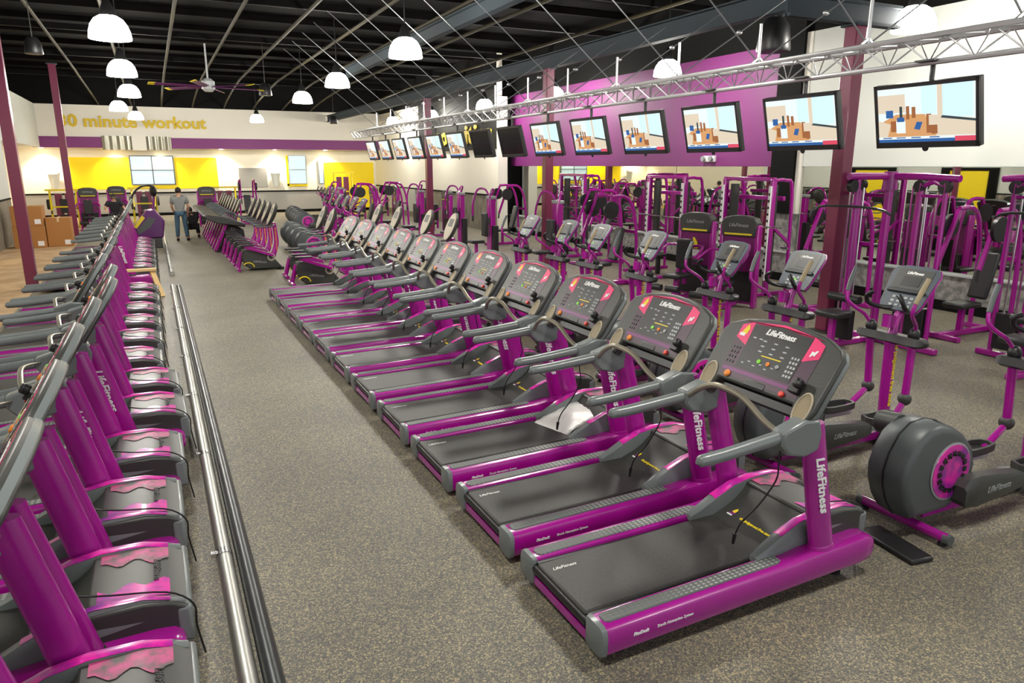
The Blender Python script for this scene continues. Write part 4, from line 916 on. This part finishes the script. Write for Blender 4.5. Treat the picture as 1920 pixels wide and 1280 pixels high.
HO = ['nearest', 'second', 'third', 'fourth', 'fifth', 'sixth', 'seventh', 'eighth', 'ninth', 'tenth', 'eleventh', 'twelfth', 'thirteenth', 'fourteenth', 'fifteenth']
for i in range(14):
    lb = 'thin silver rod and brace cables holding the truss, %s from the camera' % HO[i]
    if i == 0: hg.location = (XT, 3.65, 3.47); hg['label'] = lb
    else: dup(hg, (XT, 3.65 + 1.395 * i, 3.47), 0, lb)
def make_tv(on=True):
    t = empty('hanging_screen')
    tilt = R(14)
    F = frame((0, 0, 0), (0, -1, 0), (-math.sin(tilt), 0, math.cos(tilt)))   # z axis points to -x and down
    W, H = 0.49, 0.285
    MB().box(-W, W, -H, H, -0.055, 0.0).xf(F).build('screen_housing', 'black', t, bevel=0.008)
    fr = MB().box(-W, W, H - 0.035, H, 0, 0.012).box(-W, W, -H, -H + 0.052, 0, 0.012).box(-W, -W + 0.03, -H, H, 0, 0.012).box(W - 0.03, W, -H, H, 0, 0.012)
    fr.xf(F).build('bezel', 'black', t)
    MB().lathe([(0.03, 0), (0.03, 0.006)], (0, -H - 0.006, 0), 12).xf(F).build('standby_light', 'black', t)
    x0, x1, y0, y1 = -W + 0.028, W - 0.028, -H + 0.050, H - 0.033
    if on:
        s_ = MB()
        def q(a, b_, c, d_, k, z): s_.mat(k).add([(x0 + (x1 - x0) * a, y0 + (y1 - y0) * c, z), (x0 + (x1 - x0) * b_, y0 + (y1 - y0) * c, z), (x0 + (x1 - x0) * b_, y0 + (y1 - y0) * d_, z), (x0 + (x1 - x0) * a, y0 + (y1 - y0) * d_, z)], [(0, 1, 2, 3)])
        def pg(pts, k, z): s_.mat(k).add([(x0 + (x1 - x0) * a, y0 + (y1 - y0) * b_, z) for a, b_ in pts], [tuple(range(len(pts)))])
        q(0, 1, 0, 1, 0, 0.002)
        q(0, 0.30, 0.55, 0.88, 1, 0.0025); q(0.30, 0.42, 0.45, 1.0, 0, 0.003)
        q(0.47, 0.62, 0.5, 1.0, 2, 0.003); q(0.68, 0.97, 0.42, 1.0, 2, 0.0032); q(0.63, 0.68, 0.42, 1.0, 1, 0.0032)
        pg([(0, 0.10), (0.62, 0.10), (0.50, 0.50), (0.20, 0.52), (0.0, 0.35)], 3, 0.0035)
        pg([(0.62, 0.10), (1, 0.10), (1, 0.38), (0.72, 0.45), (0.50, 0.50)], 1, 0.0035)
        pg([(0.66, 0.42), (1.0, 0.33), (1.0, 0.37), (0.68, 0.46)], 6, 0.004)
        q(0.09, 0.17, 0.46, 0.60, 5, 0.0045); q(0.14, 0.20, 0.20, 0.40, 4, 0.0045); q(0.20, 0.30, 0.17, 0.40, 0, 0.005); q(0.21, 0.29, 0.38, 0.46, 5, 0.0055)
        q(0.24, 0.27, 0.46, 0.66, 6, 0.005); q(0.31, 0.345, 0.42, 0.66, 4, 0.005); q(0.37, 0.41, 0.44, 0.64, 4, 0.005)
        pg([(0.39, 0.24), (0.45, 0.22), (0.48, 0.36), (0.42, 0.37)], 5, 0.005)
        q(0.52, 0.57, 0.16, 0.50, 4, 0.005); q(0.57, 0.63, 0.14, 0.30, 4, 0.0052); q(0.545, 0.575, 0.30, 0.48, 1, 0.0055); pg([(0.0, 0.10), (0.10, 0.10), (0.14, 0.34), (0, 0.42)], 1, 0.0042)
        q(0, 1, 0.05, 0.105, 0, 0.006); q(0, 0.8, 0.0, 0.06, 5, 0.0065); q(0.80, 1.0, 0.0, 0.09, 7, 0.0068)
        for a in (0.05, 0.2, 0.36, 0.55): q(a, a + 0.10, 0.075, 0.095, 5, 0.0068)
        s_.xf(F).build('lit_picture', [S_WHITE, S_WARM, S_WIN, S_FLOOR, S_BROWN, S_BLUE, S_DARK, S_RED], t)
    else:
        MB().box(x0, x1, y0, y1, 0.0, 0.002).xf(F).build('dark_glass', 'black_glass', t)
    MB().cyl((0.03, 0, 0.10), (0.03, 0, 0.455), 0.022, n=10).box(-0.10, 0.10, -0.09, 0.09, 0.440, 0.455).box(0.035, 0.10, -0.10, 0.10, -0.12, 0.10).build('ceiling_bracket', 'black', t)
    return t
M['black_glass'] = mat('black_screen_glass', (0.008, 0.008, 0.008), 0.12)
tv = make_tv(True); tvo = make_tv(False)
tag(tv, None, 'television', 'television screens hanging from the truss'); tag(tvo, None, 'television', 'television screens hanging from the truss'); index_kids()
first_off = True; fon = True
for i in range(14):
    y = 4.39 + 1.395 * i; off = i in (6, 7)
    nm = ['nearest', 'second', 'third', 'fourth', 'fifth', 'sixth', '', '', 'ninth', 'tenth', 'eleventh', 'twelfth', 'thirteenth', 'farthest'][i]
    lb = ('lit flat television hanging from the truss, %s from the camera' % nm) if not off else ('switched-off black television, %s of the two dark ones' % ('right' if i == 6 else 'left'))
    if nm == 'nearest': lb = 'lit flat television hanging from the truss, nearest and largest, at right'
    src = tvo if off else tv
    if (off and first_off) or (not off and fon):
        src.location = (XT + 0.02, y, 2.835); src['label'] = lb
        if off: first_off = False
        else: fon = False
    else: dup(src, (XT + 0.02, y, 2.835), 0, lb)

# ------------------------------------------------------------------ ceiling fan, speakers, small fittings
f_ = empty('ceiling_fan', (1.65, 22.0, 4.45), R(12), 'large ceiling fan with purple blades and yellow tips', 'ceiling fan')
MB().lathe([(0.10, -0.12), (0.17, -0.05), (0.17, 0.14), (0.08, 0.22)], n=16).build('motor_housing', 'fabricsil', f_)
MB().cyl((0, 0, 0.2), (0, 0, 1.1), 0.025, n=8).build('down_rod', 'fabricsil', f_)
for k in range(6):
    a = 2 * PI * k / 6
    b_ = MB().loft([[(r, -w, -0.02), (r, w, 0.02), (r, w, 0.03), (r, -w, -0.01)] for r, w in ((0.12, 0.06), (0.5, 0.08), (1.35, 0.07))]).xf(Matrix.Rotation(a, 4, 'Z')).build('fan_blade', 'violet', f_)
    MB().loft([[(r, -w, -0.022), (r, w, 0.022), (r, w, 0.034), (r, -w, -0.012)] for r, w in ((1.33, 0.075), (1.50, 0.065))]).xf(Matrix.Rotation(a, 4, 'Z')).build('blade_tip', 'yellow', b_)
def speaker(x, y, z, s, lb):
    t = empty('hanging_speaker', (x, y, z), 0, lb, 'speaker')
    MB().lathe([(0.19 * s, -0.18 * s), (0.20 * s, -0.15 * s), (0.17 * s, 0.10 * s), (0.10 * s, 0.20 * s)], n=20).build('cabinet', 'black', t)
    MB().cyl((0, 0, 0.18 * s), (0, 0, 1.2), 0.008, n=6).build('suspension_cable', 'dgrey', t)
speaker(8.6, 8.65, 4.28, 1.25, 'black hanging pendant speaker before the top corner of the purple wall')
speaker(6.77, 30.0, 4.15, 0.8, 'small black hanging speaker before the white back wall')
speaker(-1.55, 15.2, 4.35, 0.7, 'dark hanging speaker at the upper left near the column top')
speaker(3.2, 22.6, 4.5, 0.9, 'dark hanging speaker right of the ceiling fan')
ex = empty('emergency_light', (11.95, 13.74, 2.55), 0, 'small white emergency light unit low on the purple wall', 'emergency light')
MB().box(-0.06, 0.01, -0.20, 0.20, -0.07, 0.07).build('unit_case', 'white', ex, bevel=0.01)
for s in (-1, 1): MB().lathe([(0.06, -0.14), (0.065, -0.10), (0.03, -0.06)], (0, s * 0.13, 0.0), 12, 'x').build('lamp_head', 'lgrey', ex)
for (x, lb) in ((-4.0, 'at the far left, left of the yellow wall area'), (5.82, 'right of the grey board')):
    s_ = empty('wall_sconce', (x, 39.9, 1.72), 0, 'pale cone shaped wall sconce ' + lb, 'wall sconce')
    MB().loft([oval(0, -0.09, -0.38, 0.13, 0.09), oval(0, -0.09, 0.30, 0.25, 0.11)]).build('shade', 'wallgrey', s_); MB().loft([oval(0, -0.1, 0.28, 0.28, 0.12), oval(0, -0.1, 0.36, 0.27, 0.11)]).build('shade_rim', 'white', s_)
gb = MB().box(4.05, 5.42, 39.94, 39.999, 1.30, 2.27).build('notice_board', 'corrugated2'); tag(gb, 'plain grey rectangular board on the cream back wall', 'board')

# ------------------------------------------------------------------ aisle pipes
def pipe(name, x, y0, y1, r, m_, lb, coup=None):
    p = empty(name, (x, y0, 0), 0, lb, 'pipe')
    MB().cyl((0, 0, r), (0, y1 - y0, r), r, n=20).build('tube', m_, p, angle=60)
    y = 0.75
    while coup and y < y1 - y0:
        MB().cyl((0, y - 0.035, r), (0, y + 0.035, r), r * 1.09, n=20).build('coupling', 'steel', p); MB().box(-0.075, -0.035, y - 0.02, y + 0.02, r * 1.2, r * 1.8).build('clamp_bolt', 'chrome', p)
        y += coup
pipe('steel_pipe', 0.165, 1.9, 15.8, 0.046, 'pipe', 'long silver jointed pipe lying along the aisle beside the left treadmills', 1.75)
pipe('steel_pipe', 0.275, 1.7, 15.7, 0.048, 'dpipe', 'long dark pipe lying along the aisle, outer one of the near pair')
pipe('steel_pipe', 0.20, 17.7, 30.5, 0.050, 'pipe', 'bright silver pipe lying farther up the aisle towards the standing man', 3.0)
M['corr'] = M['corrugated']
# cable cover on the floor at right
tag(MB().box(-0.09, 0.09, -0.22, 0.22, 0, 0.035).build('cable_cover', 'black', bevel=0.012, loc=(4.08, 2.70, 0), rz=R(-8)), 'flat black rubber cable cover on the floor before the nearest elliptical', 'cable cover')
# timber offcut
w_ = empty('timber_offcut', (-0.45, 15.25, 0), 0, 'pale L-shaped timber offcut standing in the gap of the left treadmill row', 'timber')
MB().box(-0.45, 0.36, -0.09, 0.09, 0.46, 0.50).build('top_board', 'wood', w_); MB().bar((0.28, 0, 0.47), (0.42, -0.35, 0.0), 0.09, 0.04).build('leg', 'wood', w_); MB().bar((-0.35, 0, 0.47), (-0.35, 0.1, 0.0), 0.09, 0.04).build('leg', 'wood', w_)
# plastic bag on third treadmill
bm_ = MB(); N = 12; rng = random.Random(4); g = []
for i in range(N + 1):
    for j in range(N + 1):
        u, v = i / N, j / N; e_ = min(u, v, 1 - u, 1 - v) * 2
        g.append((-0.24 + 0.48 * u + rng.uniform(-.012, .012), -0.20 + 0.40 * v + rng.uniform(-.012, .012), 0.012 + 0.035 * e_ * rng.uniform(0.3, 1.2)))
bm_.add(g, [(i * (N + 1) + j, (i + 1) * (N + 1) + j, (i + 1) * (N + 1) + j + 1, i * (N + 1) + j + 1) for i in range(N) for j in range(N)])
bg = bm_.build('plastic_bag', 'paper', loc=(3.06, 5.12, 0.262), rz=R(15)); bg.modifiers.new('thickness', 'SOLIDIFY').thickness = 0.004
bg.rotation_euler.y = R(-14)
tag(bg, 'crumpled white plastic bag lying on the belt of the third treadmill', 'plastic bag')
# cartons
def carton(x, y, z, w, d_, h, lb, mm='card'):
    c_ = empty('cardboard_box', (x, y, z), 0, lb, 'cardboard box')
    MB().box(-w / 2, w / 2, -d_ / 2, d_ / 2, 0, h).build('carton', mm, c_, bevel=0.01)
    MB().box(-0.03, 0.03, -d_ / 2 - 0.003, d_ / 2 + 0.003, h - 0.12, h + 0.003).build('packing_tape', 'cardtape', c_)
    MB().box(w / 2 - 0.22, w / 2 - 0.06, -d_ / 2 - 0.004, -d_ / 2, 0.06, 0.20).build('shipping_label', 'white', c_)
carton(-3.42, 26.0, 0.0, 0.82, 0.7, 0.64, 'brown cardboard box on the bare floor at far left, lower of the stacked two')
carton(-3.42, 26.0, 0.645, 0.80, 0.68, 0.58, 'brown cardboard box stacked on another at far left, upper one')
carton(-2.66, 26.1, 0.0, 0.66, 0.6, 0.86, 'brown cardboard box right of the stacked pair, beside the plum column')
# yellow framed machines along the back wall
def yellow_machine(x, y, rz, lb, tall=False):
    t = empty('plate_machine', (x, y, 0), rz, lb, 'strength machine')
    H = 2.05 if tall else 1.45
    for s in (-1, 1):
        MB().tube([(0, s * 0.45, 0.04), (0, s * 0.45, H)], 0.04, 8).build('upright', 'yframe', t)
        MB().bar((-0.5, s * 0.45, 0.04), (0.5, s * 0.45, 0.04), 0.08, 0.07).build('base_runner', 'yframe', t)
        MB().cyl((0, s * 0.50, H * 0.62), (0, s * 0.58, H * 0.62), 0.20, n=18).build('weight_plate', 'black', t)
        MB().bar((0, s * 0.45, H * 0.9), (-0.5, s * 0.40, H * 0.45), 0.05, 0.05).build('lever_arm', 'yframe', t)
        MB().cyl((-0.5, s * 0.40, H * 0.46), (-0.62, s * 0.40, H * 0.40), 0.03, n=8).build('arm_grip', 'black', t)
    MB().bar((0, -0.6, H), (0, 0.6, H), 0.07, 0.07).bar((0, -0.45, H * 0.55), (0, 0.45, H * 0.55), 0.06, 0.06).build('cross_beam', 'yframe', t)
    MB().box(0.02, 0.14, -0.30, -0.05, 0.1, H * 0.9).build('stack_shroud', 'column', t, bevel=0.01)
    MB().box(0.02, 0.14, 0.05, 0.30, 0.1, H * 0.9).build('stack_shroud', 'column', t, bevel=0.01)
    MB().box(-0.45, -0.05, -0.16, 0.16, 0.42, 0.50).build('seat_pad', 'pad', t, bevel=0.02); MB().box(-0.02, 0.05, -0.14, 0.14, 0.55, 1.1).build('back_pad', 'pad', t, bevel=0.02)
    MB().bar((-0.25, 0, 0), (-0.25, 0, 0.42), 0.07, 0.07, (1, 0, 0)).build('seat_post', 'yframe', t)
yellow_machine(8.6, 36.8, R(90), 'tall yellow framed cable machine before the yellow wall panel at the far end', True)
yellow_machine(-0.35, 35.5, R(90), 'yellow framed machine below the large back window')
yellow_machine(2.9, 35.2, R(90), 'yellow framed machine right of the standing man, before the yellow wall')
yellow_machine(-3.2, 34.0, R(90), 'low yellow framed machine behind the cardboard boxes')
place('stack', -2.25, 32.5, R(90), 'weight stack machine at far left, left of the seated person', 'strength machine')
place('stack', -1.35, 34.6, R(90), 'weight stack machine at far left, behind the seated person', 'strength machine')
place('stack', 1.95, 32.0, R(90), 'weight stack machine just right of the standing man', 'strength machine')
place('press', 3.6, 32.8, R(90), 'magenta plate loaded press behind the stair climbers', 'strength machine')
# distant cardio beyond the steppers
for i in range(4):
    dup(el, (3.05 + 0.06 * i, 19.2 + 1.15 * i, 0), 0, 'elliptical trainer with magenta drive disc behind the steppers, %s of that row' % ['nearest', 'second', 'third', 'farthest'][i], 'elliptical trainers behind the steppers')
for i in range(5):
    dup(el, (4.4 + 0.1 * i, 27.2 + 1.1 * i, 0), 0, 'far magenta elliptical trainer before the back wall windows, %s from the camera' % ['first', 'second', 'third', 'fourth', 'fifth'][i], 'far elliptical trainers')

# ------------------------------------------------------------------ people
def skinmesh(name, joints, edges, radii, m_, parent, sub=2, root=0):
    me = bpy.data.meshes.new(name); me.from_pydata(joints, edges, []); me.materials.append(M[m_])
    o = bpy.data.objects.new(name, me); COL.objects.link(o); o.parent = parent
    o.modifiers.new('skin', 'SKIN')
    sv = me.skin_vertices[0].data
    for i, r_ in enumerate(radii): sv[i].radius = r_ if isinstance(r_, tuple) else (r_, r_); sv[i].use_root = (i == root)
    s_ = o.modifiers.new('sub', 'SUBSURF'); s_.levels = sub; s_.render_levels = sub
    for m2 in o.modifiers:
        if m2.type == 'SKIN': m2.use_smooth_shade = True
    return o
def person(loc, rz, pose, lb, top, legs, h=1.66):
    p = empty('person', loc, rz, lb, 'person'); k = h / 1.72
    if pose == 'stand':
        J = dict(pel=(0, 0, .95), waist=(0, 0, 1.10), chest=(0, .01, 1.32), neck=(0, 0, 1.47), head=(0, .03, 1.60), crown=(0, .02, 1.70),
                 sl=(-.19, 0, 1.40), el=(-.25, .03, 1.13), wl=(-.20, .18, .93), sr=(.19, 0, 1.40), er=(.26, .03, 1.13), wr=(.21, .16, .92),
                 hl=(-.10, 0, .90), kl=(-.13, .03, .50), al=(-.15, -.01, .09), tl=(-.16, .15, .04), hr=(.10, 0, .90), kr=(.12, .02, .50), ar=(.15, 0, .09), trr=(.17, .16, .04))
    elif pose == 'crouch':
        J = dict(pel=(0, -.12, .42), waist=(0, -.02, .56), chest=(0, .14, .74), neck=(0, .25, .85), head=(0, .33, .93), crown=(0, .38, 1.02),
                 sl=(-.18, .16, .80), el=(-.24, .32, .58), wl=(-.16, .48, .42), sr=(.18, .16, .80), er=(.24, .32, .58), wr=(.16, .48, .42),
                 hl=(-.11, -.08, .40), kl=(-.20, .30, .46), al=(-.18, .05, .09), tl=(-.20, .20, .04), hr=(.11, -.08, .40), kr=(.20, .30, .46), ar=(.18, .05, .09), trr=(.20, .20, .04))
    else:
        J = dict(pel=(0, 0, .62), waist=(0, .0, .76), chest=(0, .02, .99), neck=(0, .02, 1.14), head=(0, .06, 1.27), crown=(0, .05, 1.37),
                 sl=(-.20, .02, 1.07), el=(-.34, .12, .86), wl=(-.30, .36, .80), sr=(.20, .02, 1.07), er=(.34, .12, .86), wr=(.30, .36, .80),
                 hl=(-.10, .02, .60), kl=(-.18, .44, .60), al=(-.18, .42, .12), tl=(-.18, .56, .05), hr=(.10, .02, .60), kr=(.18, .44, .60), ar=(.18, .42, .12), trr=(.18, .56, .05))
    names = list(J); P = [tuple(c * k for c in J[n]) for n in names]; ix = {n: i for i, n in enumerate(names)}
    def E(*pr): return [(ix[a], ix[b_]) for a, b_ in pr]
    rad = dict(pel=(.13, .10), waist=(.125, .09), chest=(.15, .10), neck=.052, head=(.075, .09), crown=(.06, .07), sl=.055, el=.042, wl=.03, sr=.055, er=.042, wr=.03, hl=.085, kl=.058, al=.04, tl=.03, hr=.085, kr=.058, ar=.04, trr=.03)
    ed = E(('pel', 'waist'), ('waist', 'chest'), ('chest', 'neck'), ('neck', 'head'), ('head', 'crown'), ('chest', 'sl'), ('sl', 'el'), ('el', 'wl'), ('chest', 'sr'), ('sr', 'er'), ('er', 'wr'), ('pel', 'hl'), ('hl', 'kl'), ('kl', 'al'), ('al', 'tl'), ('pel', 'hr'), ('hr', 'kr'), ('kr', 'ar'), ('ar', 'trr'))
    # hands: palm and five fingers per side grown from the wrist
    Pj = list(P); rr = [rad[n] for n in names]
    for w, e_, s in (('wl', 'el', -1), ('wr', 'er', 1)):
        W_ = Vector(P[ix[w]]); D = (W_ - Vector(P[ix[e_]])).normalized(); S_ = D.cross(Vector((0, 0, 1))).normalized()
        pi = len(Pj); Pj.append(tuple(W_ + D * 0.07)); rr.append((.036, .018)); ed.append((ix[w], pi))
        for f in range(4):
            a = len(Pj); Pj.append(tuple(W_ + D * 0.11 + S_ * (f - 1.5) * 0.02)); rr.append(.009); ed.append((pi, a))
            b_ = len(Pj); Pj.append(tuple(W_ + D * (0.16 + 0.012 * (1 - abs(f - 1.3))) + S_ * (f - 1.5) * 0.022 + Vector((0, 0, -0.02)))); rr.append(.008); ed.append((a, b_))
        a = len(Pj); Pj.append(tuple(W_ + D * 0.08 - S_ * 0.05 * s + Vector((0, 0, -0.01)))); rr.append(.010); ed.append((pi, a))
    skinmesh('body', Pj, ed, rr, 'skin', p, 2, ix['pel'])
    def chain(name, keys, scl, m_, extra=None, cut=None):
        js = [P[ix[n]] for n in keys]; js2 = list(js)
        return js2
    # shirt with sleeves
    sk = ['waist', 'chest', 'sl', 'sr']; mid = lambda a, b_, t: tuple(Vector(P[ix[a]]).lerp(Vector(P[ix[b_]]), t))
    V = [P[ix['pel']], P[ix['waist']], P[ix['chest']], mid('chest', 'neck', .55), P[ix['sl']], mid('sl', 'el', .75), P[ix['sr']], mid('sr', 'er', .75)]
    skinmesh('shirt', V, [(0, 1), (1, 2), (2, 3), (2, 4), (4, 5), (2, 6), (6, 7)], [(.145, .115), (.145, .112), (.185, .135), .095, .092, .075, .092, .075], top, p, 2, 1)
    V = [P[ix['pel']], P[ix['hl']], P[ix['kl']], mid('kl', 'al', .93), P[ix['hr']], P[ix['kr']], mid('kr', 'ar', .93)]
    skinmesh('trousers', V, [(0, 1), (1, 2), (2, 3), (0, 4), (4, 5), (5, 6)], [(.13, .11), .098, .078, .066, .098, .078, .066], legs, p, 2, 0)
    for a, t_ in (('al', 'tl'), ('ar', 'trr')):
        A = Vector(P[ix[a]]); T = Vector(P[ix[t_]]); d_ = (T - A); d_.z = 0; d_.normalize(); c_ = A + d_ * 0.06
        sh = MB().ell((0, 0, 0), (0.05, 0.14, 0.055), 12, 6)
        sh.xf(Matrix.Translation((c_.x, c_.y, 0.05)) @ Matrix.Rotation(math.atan2(-d_.x, d_.y), 4, 'Z')).build('shoe', 'black', p)
    hd = Vector(P[ix['head']])
    hr = MB().ell((hd.x, hd.y - 0.018, hd.z + 0.035), (0.092, 0.105, 0.105), 16, 10).build('hair', 'hair', p)
    MB().ell((hd.x, hd.y + 0.098, hd.z - 0.01), (0.014, 0.022, 0.022), 8, 6).build('nose', 'skin', p)
    for s in (-1, 1):
        MB().ell((hd.x + s * 0.034, hd.y + 0.086, hd.z + 0.012), (0.014, 0.010, 0.008), 8, 6).build('eye', 'white', p)
        MB().ell((hd.x + s * 0.085, hd.y, hd.z - 0.005), (0.012, 0.025, 0.032), 8, 6).build('ear', 'skin', p)
    MB().ell((hd.x, hd.y + 0.088, hd.z - 0.05), (0.024, 0.008, 0.006), 8, 6).build('mouth', 'pink_lip', p)
M['pink_lip'] = mat('lip', (0.40, 0.12, 0.10), 0.5)
person((0.74, 26.0, 0), R(-8), 'stand', 'person in grey t-shirt and blue jeans standing in the aisle, seen from behind', 'tee', 'jeans', 1.70)
person((1.12, 27.0, 0), R(10), 'crouch', 'person in black crouching beside the standing man', 'blackcloth', 'blackcloth')
person((-1.35, 31.6, 0), R(180), 'sit', 'person in black t-shirt sitting among the machines at far left', 'blackcloth', 'blackcloth')
bn = empty('flat_bench', (-1.35, 31.6, 0), 0, 'flat black bench under the seated person at far left', 'bench')
MB().box(-0.16, 0.16, -0.5, 0.5, 0.44, 0.52).build('bench_pad', 'pad', bn, bevel=0.02); MB().box(-0.04, 0.04, -0.42, -0.34, 0, 0.44).box(-0.04, 0.04, 0.34, 0.42, 0, 0.44).box(-0.2, 0.2, -0.42, -0.34, 0, 0.05).box(-0.2, 0.2, 0.34, 0.42, 0, 0.05).build('bench_frame', 'yframe', bn)

# ------------------------------------------------------------------ added soft white world fill, entering by the open side behind the camera
w = bpy.data.worlds.new('world'); SC.world = w; w.use_nodes = True
w.node_tree.nodes['Background'].inputs[0].default_value = (0.95, 0.97, 1.0, 1); w.node_tree.nodes['Background'].inputs[1].default_value = 0.5

# ------------------------------------------------------------------ camera and look
cd = bpy.data.cameras.new('camera'); cam = bpy.data.objects.new('camera', cd); COL.objects.link(cam)
cd.sensor_width = 36; cd.lens = 1350 / 1920 * 36; cd.clip_end = 200; cd.clip_start = 0.05
cam.location = (0, 0, 2.4); cam.rotation_euler = (R(90 - 13.74), 0, R(-26.07))
SC.camera = cam
SC.view_settings.view_transform = 'Standard'; SC.view_settings.look = 'None'
SC.view_settings.exposure = 1.08; SC.view_settings.gamma = 1.0; SC.view_settings.use_curve_mapping = False
